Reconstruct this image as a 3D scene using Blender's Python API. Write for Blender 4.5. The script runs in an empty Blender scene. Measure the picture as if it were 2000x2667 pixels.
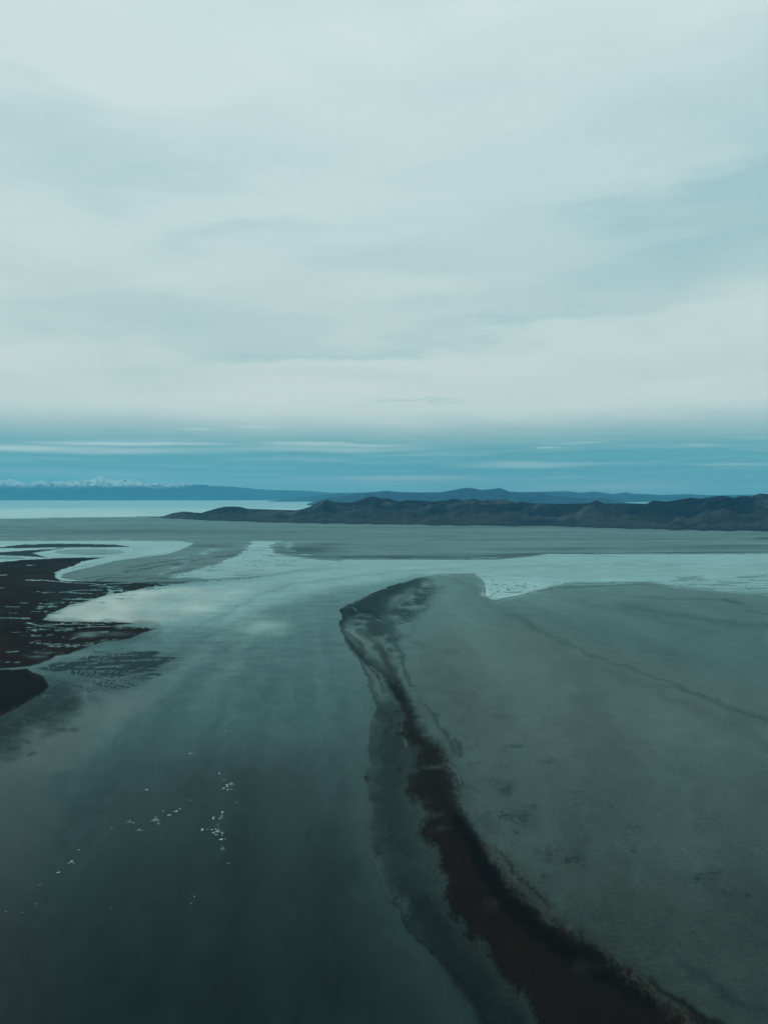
import bpy, math, random
import numpy as np

scene = bpy.context.scene
COL = scene.collection

# ------------------------------------------------------------------ camera
H = 400.0                  # flying height over the lake, metres
F = 2015.0                 # focal length in photo pixels (photo 2000 x 2667)
CX, CY, YH = 1000.0, 1333.5, 1290.0
PITCH = math.atan((CY - YH) / F)
cam_d = bpy.data.cameras.new('camera')
cam = bpy.data.objects.new('camera', cam_d)
COL.objects.link(cam)
cam.location = (0, 0, H)
cam.rotation_euler = (math.pi / 2 - PITCH, 0, 0)
cam_d.sensor_fit = 'HORIZONTAL'
cam_d.sensor_width = 36.0
cam_d.lens = 36.0 * F / 2000.0
cam_d.clip_start = 1.0
cam_d.clip_end = 400000.0
scene.camera = cam
scene.render.resolution_x, scene.render.resolution_y = 767, 1024

# ------------------------------------------------------------------ exposure
scene.view_settings.view_transform = 'Standard'
scene.view_settings.look = 'None'
scene.view_settings.exposure = 0.0
scene.view_settings.gamma = 1.0
scene.view_settings.use_curve_mapping = False
scene.cycles.use_denoising = True
scene.cycles.max_bounces = 5
scene.cycles.volume_bounces = 1

# ------------------------------------------------------------------ sun (veiled by the cloud deck)
SUN_EL, SUN_AZ = math.radians(26), math.radians(262)   # clockwise from the view direction: behind, left
sun_d = bpy.data.lights.new('sun', 'SUN')
sun_d.energy = 0.9
sun_d.angle = math.radians(25)
sun_d.color = (1.0, 0.95, 0.88)
sun = bpy.data.objects.new('sun', sun_d)
COL.objects.link(sun)
sun.rotation_euler = (math.pi / 2 - SUN_EL, 0, math.pi - SUN_AZ)


def px_dir(px, py):
    """unit direction seen at a photo pixel"""
    x, y, z = (px - CX) / F, 1.0, -(py - CY) / F
    c, s = math.cos(-PITCH), math.sin(-PITCH)
    v = (x, y * c - z * s, y * s + z * c)
    l = math.sqrt(sum(a * a for a in v))
    return (v[0] / l, v[1] / l, v[2] / l)


def px_ground(px, py, z=0.0):
    d = px_dir(px, py)
    t = (z - H) / d[2]
    return d[0] * t, d[1] * t


def srgb(r, g, b):
    f = lambda c: (c / 12.92) if c <= 0.04045 else ((c + 0.055) / 1.055) ** 2.4
    return (f(r / 255), f(g / 255), f(b / 255))


# ------------------------------------------------------------------ world: clear sky behind a high cloud deck
world = bpy.data.worlds.new('World')
scene.world = world
world.use_nodes = True
wn, wl = world.node_tree.nodes, world.node_tree.links
wn.clear()


def N(nodes, typ, **kw):
    n = nodes.new(typ)
    for k, v in kw.items():
        setattr(n, k, v)
    return n


def noise_node(n, l, vec, scale, detail=4, rough=.55, dist=0.0):
    t = N(n, 'ShaderNodeTexNoise')
    t.inputs['Scale'].default_value = scale
    t.inputs['Detail'].default_value = detail
    t.inputs['Roughness'].default_value = rough
    t.inputs['Distortion'].default_value = dist
    l.new(vec, t.inputs['Vector'])
    return t.outputs['Fac']


def rerange(n, l, v, a, b, c, d):
    m = N(n, 'ShaderNodeMapRange')
    for k, x in zip(('From Min', 'From Max', 'To Min', 'To Max'), (a, b, c, d)):
        m.inputs[k].default_value = x
    l.new(v, m.inputs['Value'])
    return m.outputs[0]


def mul(n, l, a, b):
    m = N(n, 'ShaderNodeMath', operation='MULTIPLY')
    for i, v in enumerate((a, b)):
        if isinstance(v, (int, float)):
            m.inputs[i].default_value = v
        else:
            l.new(v, m.inputs[i])
    return m.outputs[0]


def build_world():
    out = N(wn, 'ShaderNodeOutputWorld')
    bg = N(wn, 'ShaderNodeBackground')
    wl.new(bg.outputs[0], out.inputs[0])
    tc = N(wn, 'ShaderNodeTexCoord')
    sep = N(wn, 'ShaderNodeSeparateXYZ')
    wl.new(tc.outputs['Generated'], sep.inputs[0])

    def math_(op, a, b=None, clamp=False):
        m = N(wn, 'ShaderNodeMath', operation=op, use_clamp=clamp)
        for i, v in enumerate((a, b)):
            if v is None:
                continue
            if isinstance(v, (int, float)):
                m.inputs[i].default_value = v
            else:
                wl.new(v, m.inputs[i])
        return m.outputs[0]

    az = math_('ARCTAN2', sep.outputs[0], sep.outputs[1])
    el = math_('ARCSINE', sep.outputs[2])
    # the cloud deck is a flat layer: its grain is projected on a plane overhead
    zc = math_('ADD', math_('MAXIMUM', sep.outputs[2], 0.0), 0.10)
    comb = N(wn, 'ShaderNodeCombineXYZ')
    wl.new(math_('DIVIDE', sep.outputs[0], zc), comb.inputs[0])
    wl.new(math_('DIVIDE', sep.outputs[1], zc), comb.inputs[1])
    mp = N(wn, 'ShaderNodeMapping')
    mp.inputs['Rotation'].default_value = (0, 0, math.radians(-18))
    mp.inputs['Scale'].default_value = (0.75, 1.5, 1)
    wl.new(comb.outputs[0], mp.inputs[0])
    n_deck = N(wn, 'ShaderNodeTexNoise')
    n_deck.inputs['Scale'].default_value = 1.0
    n_deck.inputs['Detail'].default_value = 6
    n_deck.inputs['Roughness'].default_value = 0.5
    n_deck.inputs['Distortion'].default_value = 0.5
    wl.new(mp.outputs[0], n_deck.inputs['Vector'])
    # warp of the angular coordinates, so that every cloud has a torn outline
    ae = N(wn, 'ShaderNodeCombineXYZ')
    wl.new(az, ae.inputs[0]); wl.new(el, ae.inputs[1])
    mw = N(wn, 'ShaderNodeMapping')
    mw.inputs['Scale'].default_value = (4.0, 16.0, 1)
    wl.new(ae.outputs[0], mw.inputs[0])
    nw = N(wn, 'ShaderNodeTexNoise')
    nw.inputs['Scale'].default_value = 1.0
    nw.inputs['Detail'].default_value = 4
    nw.inputs['Roughness'].default_value = 0.6
    wl.new(mw.outputs[0], nw.inputs['Vector'])
    sb = N(wn, 'ShaderNodeVectorMath', operation='SUBTRACT')
    wl.new(nw.outputs['Color'], sb.inputs[0]); sb.inputs[1].default_value = (.5, .5, .5)

    def warped(ax, ay):
        ml = N(wn, 'ShaderNodeVectorMath', operation='MULTIPLY')
        wl.new(sb.outputs[0], ml.inputs[0]); ml.inputs[1].default_value = (ax, ay, 0)
        ad = N(wn, 'ShaderNodeVectorMath', operation='ADD')
        wl.new(ae.outputs[0], ad.inputs[0]); wl.new(ml.outputs[0], ad.inputs[1])
        return ad.outputs[0]
    big, small = warped(0.30, 0.13), warped(0.22, 0.012)
    sp = N(wn, 'ShaderNodeSeparateXYZ'); wl.new(small, sp.inputs[0])
    el_s = sp.outputs[1]

    def blobs(items, vec):
        tot = None
        for (x, y, rx, ry, amt, *rot) in items:
            d = px_dir(x, y)
            a0, e0 = math.atan2(d[0], d[1]), math.asin(d[2])
            m = N(wn, 'ShaderNodeMapping', vector_type='TEXTURE')
            m.inputs['Location'].default_value = (a0, e0, 0)
            m.inputs['Rotation'].default_value = (0, 0, math.radians(rot[0]) if rot else 0)
            m.inputs['Scale'].default_value = (rx / F, ry / F, 1)
            wl.new(vec, m.inputs[0])
            ln = N(wn, 'ShaderNodeVectorMath', operation='LENGTH')
            wl.new(m.outputs[0], ln.inputs[0])
            mr = N(wn, 'ShaderNodeMapRange', interpolation_type='SMOOTHERSTEP')
            mr.inputs['From Min'].default_value = 1.7
            mr.inputs['From Max'].default_value = 0.0
            mr.inputs['To Min'].default_value = 0.0
            mr.inputs['To Max'].default_value = amt
            wl.new(ln.outputs['Value'], mr.inputs['Value'])
            tot = mr.outputs[0] if tot is None else math_('ADD', tot, mr.outputs[0])
        return tot

    def ramp(fac, stops, interp='EASE'):
        r = N(wn, 'ShaderNodeValToRGB')
        r.color_ramp.interpolation = interp
        e = r.color_ramp.elements
        while len(e) < len(stops):
            e.new(0.5)
        for k, (p, c) in enumerate(stops):
            e[k].position = p
            e[k].color = (*c, 1)
        wl.new(fac, r.inputs[0])
        return r.outputs['Color']

    def mix(fac, a, b, mode='MIX', clamp=True):
        m = N(wn, 'ShaderNodeMix', data_type='RGBA', blend_type=mode, clamp_factor=clamp)
        for s, v in ((m.inputs[0], fac), (m.inputs[6], a), (m.inputs[7], b)):
            if isinstance(v, (int, float)):
                s.default_value = v
            elif isinstance(v, tuple):
                s.default_value = (*v, 1)
            else:
                wl.new(v, s)
        return m.outputs[2]

    # clear sky: physical sky, toned by the thin veil in front of it
    sky = N(wn, 'ShaderNodeTexSky', sky_type='NISHITA')
    sky.sun_disc = False
    sky.sun_elevation = SUN_EL
    sky.sun_rotation = SUN_AZ
    sky.altitude = 1300
    sky.dust_density = 0.6
    sky.ozone_density = 2.0
    clear = mix(1.0, sky.outputs[0], (0.0135, 0.042, 0.044), 'MULTIPLY')
    clear_t = ramp(math_('MULTIPLY', el_s, 8.0, True), [
        (0.00, srgb(156, 198, 194)), (0.14, srgb(142, 192, 190)), (0.28, srgb(120, 180, 188)),
        (0.42, srgb(120, 182, 188)), (0.58, srgb(150, 194, 198)), (1.0, srgb(170, 204, 206))])
    clear = mix(0.72, clear, clear_t)
    # cloud deck
    deck = ramp(math_('MULTIPLY', el, 1.0 / 1.5708, True), [
        (0.00, srgb(208, 222, 216)), (0.075, srgb(212, 226, 219)), (0.15, srgb(206, 223, 219)),
        (0.22, srgb(202, 223, 222)), (0.30, srgb(208, 227, 226)), (0.40, srgb(213, 231, 229)),
        (0.6, srgb(214, 232, 230)), (1.0, srgb(212, 231, 230))])
    dark = blobs([
        (140, 350, 230, 80, .18, -6), (420, 485, 230, 34, .14, 10), (560, 612, 230, 26, .18, 8),
        (1920, 650, 520, 130, .24, 8), (1980, 480, 300, 90, .24, 10), (1400, 835, 330, 22, .26, 6),
        (560, 850, 420, 50, .26, -3), (330, 745, 260, 34, .12, -6), (980, 700, 500, 50, .10, 8),
        (300, 950, 300, 24, .08, 0), (1560, 740, 480, 60, .15, 10), (1000, 905, 400, 18, .10, 3),
        (1250, 430, 500, 60, .08, 10), (1080, 1048, 70, 6, .30, 4), (1980, 240, 300, 160, .20, 0),
        (2000, 1060, 260, 50, .16, 0), (750, 905, 460, 22, .14, 2), (1700, 560, 200, 30, .12, 14)], big)
    light = blobs([
        (80, 930, 260, 50, .45, 0), (1550, 870, 460, 60, .38, 5), (900, 480, 420, 60, .22, 12),
        (700, 1060, 900, 36, .30, 0), (1700, 1010, 500, 40, .25, 0), (160, 130, 500, 120, .3, 0),
        (60, 560, 260, 60, .25, 0), (1000, 960, 500, 30, .25, 0)], big)
    nd = N(wn, 'ShaderNodeMapRange')
    nd.inputs['From Min'].default_value = 0.36
    nd.inputs['From Max'].default_value = 0.66
    nd.inputs['To Min'].default_value = 0.0
    nd.inputs['To Max'].default_value = 0.15
    wl.new(n_deck.outputs['Fac'], nd.inputs['Value'])
    grain = rerange(wn, wl, nw.outputs['Fac'], .36, .66, 0, .07)
    mt = N(wn, 'ShaderNodeMapping')
    mt.inputs['Scale'].default_value = (9, 75, 1); mt.inputs['Rotation'].default_value = (0, 0, .04)
    wl.new(big, mt.inputs[0])
    band = noise_node(wn, wl, mt.outputs[0], .22, 5, .62)
    dk = math_('ADD', math_('ADD', dark, nd.outputs[0]), math_('ADD', grain, rerange(wn, wl, band, .42, .68, 0, .08)))
    c = mix(dk, deck, srgb(136, 184, 194))
    c = mix(light, c, srgb(218, 232, 225))
    # lower rim of the deck, torn
    rim = math_('MULTIPLY', math_('SUBTRACT', el_s, math.radians(3.3)), 1.0 / math.radians(3.2))
    rn = math_('ADD', rim, math_('MULTIPLY', math_('SUBTRACT', nw.outputs['Fac'], 0.5), 0.5))
    sm = N(wn, 'ShaderNodeMapRange', interpolation_type='SMOOTHSTEP')
    wl.new(rn, sm.inputs['Value'])
    c = mix(sm.outputs[0], clear, c)
    ms_ = N(wn, 'ShaderNodeMapping')
    ms_.inputs['Scale'].default_value = (5, 150, 1)
    wl.new(small, ms_.inputs[0])
    thin = noise_node(wn, wl, ms_.outputs[0], 1.0, 5, .6)
    strip = mul(wn, wl, rerange(wn, wl, thin, .48, .72, 0, .55), math_('SUBTRACT', 1.0, sm.outputs[0]))
    c = mix(strip, c, srgb(172, 206, 208))
    # thin lens-shaped clouds in the clear strip
    lens = blobs([
        (330, 1156, 220, 5, .75, .4), (250, 1172, 330, 9, .50, 0), (465, 1119, 55, 3.5, .55),
        (655, 1112, 62, 4, .75), (800, 1158, 110, 5, .65, -.8), (960, 1162, 90, 4, .45), (860, 1172, 260, 7, .42),
        (1370, 1208, 150, 7, .50), (1600, 1207, 110, 4, .22), (1432, 1167, 40, 2.6, .5), (1500, 1155, 70, 3, .3),
        (1790, 1160, 60, 3, .35), (1920, 1211, 110, 4, .35), (1450, 1240, 90, 3.5, .3), (40, 1166, 120, 6, .4),
        (1180, 1240, 160, 5, .18), (280, 1232, 330, 12, .18)], small)
    c = mix(math_('MULTIPLY', lens, 1.35), c, srgb(192, 216, 214))
    warm = blobs([(1000, 1244, 180, 6, .62), (960, 1254, 420, 12, .24), (1480, 1268, 170, 9, .34),
                  (1700, 1266, 150, 14, .34), (1280, 1246, 220, 5, .2), (1850, 1246, 200, 9, .15)], small)
    c = mix(math_('MULTIPLY', warm, 1.3), c, srgb(196, 208, 206))
    # below the horizon: plain dusk-blue, hidden by the ground
    gl = math_('GREATER_THAN', sep.outputs[2], -0.002)
    c = mix(gl, srgb(90, 130, 140), c)
    wl.new(c, bg.inputs['Color'])
    bg.inputs['Strength'].default_value = 1.0

build_world()

# ------------------------------------------------------------------ numpy noise
rng = np.random.RandomState(7)
PERM = rng.permutation(256).astype(np.int64)
PERM = np.concatenate([PERM, PERM])
GA = rng.rand(256) * 2 * np.pi
GX, GY = np.cos(GA).astype(np.float32), np.sin(GA).astype(np.float32)


def perlin(x, y, seed=0):
    x = x + seed * 17.31; y = y + seed * 5.77
    xi, yi = np.floor(x), np.floor(y)
    fx, fy = (x - xi).astype(np.float32), (y - yi).astype(np.float32)
    xi = xi.astype(np.int64) & 255; yi = yi.astype(np.int64) & 255
    xj, yj = (xi + 1) & 255, (yi + 1) & 255
    u = fx * fx * fx * (fx * (fx * 6 - 15) + 10)
    v = fy * fy * fy * (fy * (fy * 6 - 15) + 10)
    pa, pb = PERM[xi], PERM[xj]
    def g(h, a, b):
        return GX[h] * a + GY[h] * b
    n00 = g(PERM[pa + yi], fx, fy)
    n10 = g(PERM[pb + yi], fx - 1, fy)
    n01 = g(PERM[pa + yj], fx, fy - 1)
    n11 = g(PERM[pb + yj], fx - 1, fy - 1)
    a = n00 + u * (n10 - n00)
    b = n01 + u * (n11 - n01)
    return (a + v * (b - a)) * 1.5


def fbm(x, y, octv=5, seed=0, gain=0.5, ridged=False):
    s, a, t = 0, 1.0, 0
    for o in range(octv):
        n = perlin(x * 2 ** o, y * 2 ** o, seed + o * 3)
        s = s + a * ((1 - np.abs(n) * 2) if ridged else n)
        t += a; a *= gain
    return s / t


def sstep(a, b, x):
    t = np.clip((x - a) / (b - a), 0, 1)
    return t * t * (3 - 2 * t)


# ------------------------------------------------------------------ the lake floor as a map
G = 0.5


def to_uv(px, py):
    dy = np.maximum(np.asarray(py, float) - YH, 4.0)
    return np.asarray(px, float), F * G * np.log(dy)


class Map:
    """what lies at each ground point (X, Y), metres: land level, tint, wetness, silt"""
    def __init__(s, X, Y):
        s.X, s.Y = X, Y
        Yc = np.where(Y > 30, Y, 30.0)
        s.px = np.where(Y > 30, np.clip(CX + F * X / Yc, -9000, 11000), -9000)
        r = np.hypot(X, Y)
        s.dy = np.where(Y > 30, H * F / np.maximum(Yc, 30), H * F / np.maximum(r, 30))
        s.u, s.v = to_uv(s.px, s.dy + YH)
        n = s.u.size
        s.w1 = fbm(s.u / 70, s.v / 70, 6, 1, .55)
        s.w2 = fbm(s.u / 70, s.v / 70, 6, 2, .55)
        s.f1 = fbm(s.u / 14, s.v / 14, 3, 3)
        s.f2 = fbm(s.u / 260, s.v / 200, 4, 4)
        s.st = fbm(s.u / 90, s.v / 22, 5, 5, .6)       # streaks across the view
        s.sp = fbm(s.u / 9, s.v / 9, 3, 6)
        s.L = np.full(n, -1.0)
        s.tint = np.tile(np.array([.04, .08, .078]), (n, 1))
        s.wet = np.full(n, .75)
        s.silt = np.tile(np.array([.003, .009, .0095]), (n, 1))
        s.calm = np.full(n, .80)

    def sel(s, u, v, m):
        return np.nonzero((s.u > u.min() - m) & (s.u < u.max() + m) & (s.v > v.min() - m) & (s.v < v.max() + m))[0]

    def poly(s, pts, soft=4, warp=4, rough=0.0):
        """0..1 coverage of a polygon traced in the photo and laid on the ground"""
        pts = np.array(pts, float)
        pu, pv = to_uv(pts[:, 0], pts[:, 1])
        i = s.sel(pu, pv, soft * 2 + warp * 3 + rough * 3 + 3)
        u = s.u[i] + warp * s.w1[i] * 3.4; v = s.v[i] + warp * s.w2[i] * 3.4
        d2 = np.full(i.size, 1e12); ins = np.zeros(i.size, bool)
        for k in range(len(pu)):
            ax, ay, bx, by = pu[k - 1], pv[k - 1], pu[k], pv[k]
            ex, ey = bx - ax, by - ay
            t = np.clip(((u - ax) * ex + (v - ay) * ey) / (ex * ex + ey * ey + 1e-9), 0, 1)
            d2 = np.minimum(d2, (u - ax - t * ex) ** 2 + (v - ay - t * ey) ** 2)
            if ay != by:
                ins ^= ((ay > v) != (by > v)) & (u < ex * (v - ay) / (by - ay) + ax)
        sd = np.where(ins, 1, -1) * np.sqrt(d2) + rough * s.st[i] * 4
        return i, sstep(-soft, soft, sd)

    def line(s, pts, w, soft=2, warp=2, rough=0.0):
        """0..1 coverage of a stroke; pts (x, y[, half-width])"""
        P = np.array([(p[0], p[1], p[2] if len(p) > 2 else w) for p in pts], float)
        pu, pv = to_uv(P[:, 0], P[:, 1]); pw = P[:, 2]
        i = s.sel(pu, pv, pw.max() * 2 + soft * 2 + warp * 2)
        u = s.u[i] + warp * s.w1[i] * 3.4; v = s.v[i] + warp * s.w2[i] * 3.4
        sd = np.full(i.size, -1e6)
        for k in range(1, len(pu)):
            ax, ay, ex, ey = pu[k - 1], pv[k - 1], pu[k] - pu[k - 1], pv[k] - pv[k - 1]
            t = np.clip(((u - ax) * ex + (v - ay) * ey) / (ex * ex + ey * ey + 1e-9), 0, 1)
            d = np.sqrt((u - ax - t * ex) ** 2 + (v - ay - t * ey) ** 2)
            sd = np.maximum(sd, pw[k - 1] + t * (pw[k] - pw[k - 1]) - d)
        sd = sd + rough * s.st[i] * 4
        return i, sstep(-soft, soft, sd)

    def spot(s, x, y, rx, ry, warp=6, p=1.0):
        """soft ellipse, ry in photo pixels at that row"""
        cu, cv = to_uv(x, y)
        rv = ry * F * G / (y - YH)
        i = s.sel(np.array([cu - rx, cu + rx]), np.array([cv - rv, cv + rv]), warp * 2 + max(rx, rv) * .3)
        q = np.hypot((s.u[i] + warp * s.w1[i] * 2 - cu) / rx, (s.v[i] + warp * s.w2[i] * 2 - cv) / rv)
        return i, sstep(1.15, 0.0 if p == 1 else .8, q)

    def land(s, im):
        i, m = im; s.L[i] = np.maximum(s.L[i], 2 * m - 1)

    def cut(s, im, k=1.0):
        i, m = im; s.L[i] = np.minimum(s.L[i], 1 - 2 * m * k)

    def dye(s, im, col, op=1.0, wet=None, tex=None):
        i, m = im
        m = m * op
        if tex is not None:
            m = m * sstep(*tex[1], tex[0][i])
        # dry dark crust is also duller than the pale wet flat
        old = s.tint[i].mean(1)
        w = s.wet[i].copy() if wet is None else np.full(i.size, float(wet))
        w = w * np.clip(sum(col) / 3 / np.maximum(old, .045), .35, 1.15) if sum(col) / 3 < .045 and sum(col) > .03 else w
        s.tint[i] += (np.array(col) - s.tint[i]) * m[:, None]
        s.wet[i] += (w - s.wet[i]) * m

    def water(s, im, col=None, calm=None, op=1.0, tex=None):
        i, m = im
        m = m * op
        if tex is not None:
            m = m * sstep(*tex[1], tex[0][i])
        if col is not None:
            s.silt[i] += (np.array(col) - s.silt[i]) * m[:, None]
        if calm is not None:
            s.calm[i] += (calm - s.calm[i]) * m


def A(x, y, k=0.422, ox=0, oy=1380):
    return (ox + x * k, oy + y * k)


BROWN = (.0185, .0170, .0160)
GREY = (.050, .100, .100)
DARK = (.018, .036, .040)


def paint(M):
    # ---------------- water first
    M.water(M.poly([(-9000, 1352), (9000, 1352), (9000, 1470), (-9000, 1470)], 4, 4), (.05, .10, .10), 1.0)
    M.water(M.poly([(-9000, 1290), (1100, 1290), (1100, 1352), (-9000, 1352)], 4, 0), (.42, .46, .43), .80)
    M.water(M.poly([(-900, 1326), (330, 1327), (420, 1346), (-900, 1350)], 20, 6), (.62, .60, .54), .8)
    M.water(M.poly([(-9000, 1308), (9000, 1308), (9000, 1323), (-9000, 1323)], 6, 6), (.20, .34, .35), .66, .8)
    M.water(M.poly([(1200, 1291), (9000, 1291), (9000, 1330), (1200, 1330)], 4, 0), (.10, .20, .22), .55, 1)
    # pale quiet bay at the left and the bright reach across
    M.water(M.poly([(80, 1625), (130, 1590), (250, 1560), (380, 1535), (520, 1522), (700, 1500), (860, 1482), (1200, 1462),
                    (2100, 1445), (6000, 1445), (6000, 1560), (2000, 1545), (1300, 1565), (1100, 1500), (900, 1530), (700, 1580),
                    (600, 1625), (400, 1650), (250, 1632)], 46, 10), (.12, .165, .155), 1.0, .95)
    M.water(M.poly([(105, 1624), (160, 1582), (330, 1542), (500, 1528), (620, 1545), (540, 1592), (400, 1626), (360, 1622)], 30, 8),
            (.44, .40, .345), .85, 1.0)
    M.water(M.poly([(1262, 1510), (1300, 1480), (2200, 1458), (2200, 1490), (1700, 1512), (1440, 1528), (1290, 1560)], 12, 6),
            (.17, .25, .245), 1.1, .8)
    M.water(M.spot(690, 1635, 90, 42, 10), (.16, .20, .165), 1.0, .8)
    M.water(M.poly([(-9000, 1395), (520, 1400), (520, 1440), (180, 1520), (-9000, 1520)], 6, 4), (.24, .265, .25), .85, .9)
    M.water(M.poly([(640, 1400), (760, 1405), (900, 1450), (2400, 1440), (2400, 1490), (1500, 1510), (850, 1478), (560, 1512), (420, 1512)], 10, 6), (.17, .20, .19), .9, .85)
    M.water(M.poly([(330, 1600), (420, 1545), (620, 1520), (760, 1500), (700, 1530), (560, 1580), (430, 1625)], 30, 10), (.22, .255, .235), .95, .7)
    # darker breeze band following the bend, and others
    M.water(M.line([(470, 1660), (560, 1612), (605, 1590), (650, 1562), (755, 1523), (903, 1503), (1100, 1484), (1500, 1472), (2100, 1470)],
                   8, 12, 8), (.022, .055, .062), .74, .6)
    M.water(M.line([(620, 1680), (700, 1668), (760, 1660), (800, 1655)], 4, 8, 8), (.02, .05, .06), .8, .5)
    M.water(M.line([(250, 1690), (420, 1668), (560, 1648), (700, 1610)], 4, 9, 8), (.03, .06, .065), .8, .5)
    M.water(M.poly([(-400, 1860), (120, 1800), (340, 1790), (520, 1700), (760, 1660), (870, 1680), (930, 1780), (940, 1900), (760, 1960),
                    (400, 1960), (0, 2150), (-400, 2300)], 90, 20), (.011, .028, .029), .80, .8)
    M.water(M.poly([(300, 2060), (560, 1980), (800, 1990), (900, 2200), (960, 2400), (1100, 2700), (250, 2700), (240, 2300)], 90, 20), (.003, .006, .005), .68, .85)
    # silt in the shallows below the left shore
    M.water(M.poly([(-600, 1880), (60, 1860), (260, 1800), (420, 1780), (330, 1890), (150, 2010), (-60, 2140), (-600, 2300)], 50, 22),
            (.056, .062, .056), .78, .85)
    M.water(M.poly([(-600, 2050), (60, 1990), (140, 2100), (60, 2400), (-600, 2700)], 60, 20), (.030, .030, .026), .78, .7)
    M.water(M.poly([(-900, 2300), (80, 2300), (160, 2500), (160, 2900), (-900, 3000)], 110, 20), (.012, .010, .009), .75, .7)
    M.water(M.poly([(-600, 1850), (0, 1855), (170, 1800), (250, 1830), (140, 1900), (40, 1970), (-60, 2060), (-600, 2100)], 26, 14),
            (.012, .02, .022), .55, .85, (M.st, (-.35, .25)))
    M.water(M.line([(20, 2470), (70, 2420), (140, 2350), (230, 2230)], 7, 12, 6), (.010, .012, .013), .8, .7)
    for q, sf, o in [([(-600, 1840), (40, 1845), (110, 1790), (160, 1790), (150, 1840), (60, 1900), (-600, 2080)], 34, .9),
                     ([(90, 1610), (380, 1618), (440, 1640), (380, 1668), (260, 1690), (120, 1710)], 14, .5),
                     ([(100, 1738), (280, 1708), (480, 1700), (480, 1740), (300, 1800), (130, 1820)], 22, .5)]:
        M.water(M.poly(q, sf, 14), (.010, .016, .018), .42, o)
    th = np.arctan2(M.v - to_uv(0, 1500)[1], M.u - 800)
    rr = np.hypot(M.v - to_uv(0, 1500)[1], M.u - 800)
    flow = fbm(th * 13 + M.w1 * .6, rr / 600, 5, 21, .6)
    fk = sstep(200, 480, M.dy)
    M.calm *= 1 + .30 * flow * fk
    M.silt += (sstep(-.1, .5, flow) * fk * (1 - sstep(480, 820, M.dy)))[:, None] * np.array([.016, .018, .016])
    M.calm *= 1 - .22 * sstep(800, 1350, M.dy)
    M.water(M.poly([(-900, 1820), (30, 1850), (100, 1800), (128, 1775), (180, 1800), (240, 1822), (190, 1856), (90, 1905), (-60, 2010), (-900, 2300)], 48, 18),
            (.012, .017, .018), .22, 1.0, (M.st * .8 + M.w1 * .5, (-.75, -.05)))
    # light shallow shelf beside the bar
    M.water(M.poly([(880, 1650), (905, 1720), (925, 1800), (915, 1900), (900, 2000), (905, 2120), (925, 2220), (960, 2340), (1000, 2440),
                    (1060, 2540), (1120, 2667), (1180, 2800), (1300, 2800), (1232, 2664), (1127, 2504), (1021, 2369), (975, 2255),
                    (966, 2103), (960, 1990), (985, 1850), (950, 1740), (900, 1680)], 40, 12), (.014, .026, .023), .80, .7)
    M.water(M.poly([(955, 2330), (1010, 2420), (1150, 2660), (1180, 2760), (1040, 2760), (960, 2560), (900, 2420)], 60, 10),
            (.006, .011, .009), .72, .7)
    for pts, w in [([(1300, 1556), (1346, 1549), (1401, 1536), (1439, 1526), (1498, 1514), (1692, 1512), (1739, 1521), (1848, 1528), (2000, 1542), (2600, 1545)], 5),
                   ([(2300, 1446), (1560, 1447), (1400, 1451), (1300, 1461), (1100, 1462), (900, 1460), (850, 1472), (675, 1506), (450, 1524)], 3),
                   ([(884, 1589), (924, 1566), (1010, 1530), (1097, 1504), (1240, 1492)], 5), ([(470, 1432), (430, 1444), (300, 1461), (220, 1480), (158, 1497)], 3),
                   ([(-100, 1467), (131, 1456), (240, 1456)], 3), ([(105, 1616), (125, 1602), (200, 1574), (290, 1545), (400, 1530)], 5)]:
        M.water(M.line(pts, w, 9, 5), (.05, .075, .075), .62, .75, (M.st + M.sp * .4, (-.4, .3)))
    # ---------------- far playa
    far = [(-9000, 1353), (0, 1351), (200, 1348), (420, 1344.5), (520, 1338), (6000, 1338), (9000, 1352), (9000, 1440), (2000, 1443), (1560, 1444),
           (1430, 1443), (1400, 1448), (1300, 1458), (1100, 1459), (900, 1457), (850, 1470), (760, 1490), (675, 1504), (560, 1511),
           (450, 1522), (330, 1519), (220, 1514), (168, 1510), (156, 1503), (158, 1496), (220, 1480), (300, 1461), (430, 1444), (470, 1432),
           (505, 1416), (470, 1410), (300, 1409), (0, 1409), (-9000, 1408)]
    M.land(M.poly(far, 2.5, 2.5, 1.6))
    PL = (.052, .105, .112)
    M.dye(M.poly(far, 6, 2), PL, 1, .55)
    top = [(-9000, 1340), (9000, 1340), (9000, 1408), (-9000, 1408)]
    M.dye(M.poly(top, 8, 4), (.050, .098, .108), .8, .45)
    for (x, y, rx, ry, c, o) in [(300, 1385, 700, 9, DARK, .30), (1500, 1400, 800, 9, PL, .5), (800, 1432, 130, 16, DARK, .62),
                                 (860, 1418, 90, 6, DARK, .4), (560, 1422, 100, 9, DARK, .35), (1900, 1425, 330, 9, DARK, .45),
                                 (1450, 1430, 260, 6, DARK, .35), (1700, 1405, 160, 3, DARK, .3), (1990, 1402, 50, 4, DARK, .7),
                                 (1100, 1448, 330, 6, DARK, .35), (300, 1362, 800, 4, (.09, .15, .155), .5), (1300, 1382, 600, 3, (.09, .15, .15), .4),
                                 (1200, 1374, 900, 3, DARK, .3), (240, 1398, 500, 5, (.10, .16, .16), .5), (1050, 1400, 120, 5, PL, .6)]:
        M.dye(M.spot(x, y, rx, ry, 10), c, min(1, o * 1.3), None)
    M.dye(M.line([(1068, 1421), (1100, 1413), (1130, 1406), (1160, 1402), (1150, 1398.5), (1110, 1396.5)], 1.6, 2.0, 1), (.012, .022, .026), .8, .3)
    M.dye(M.poly([(720, 1447), (900, 1457), (1300, 1457), (1420, 1444), (2000, 1441), (2000, 1437), (1380, 1440), (1200, 1451), (800, 1447)], 5, 3), DARK, .55, .4)
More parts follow.
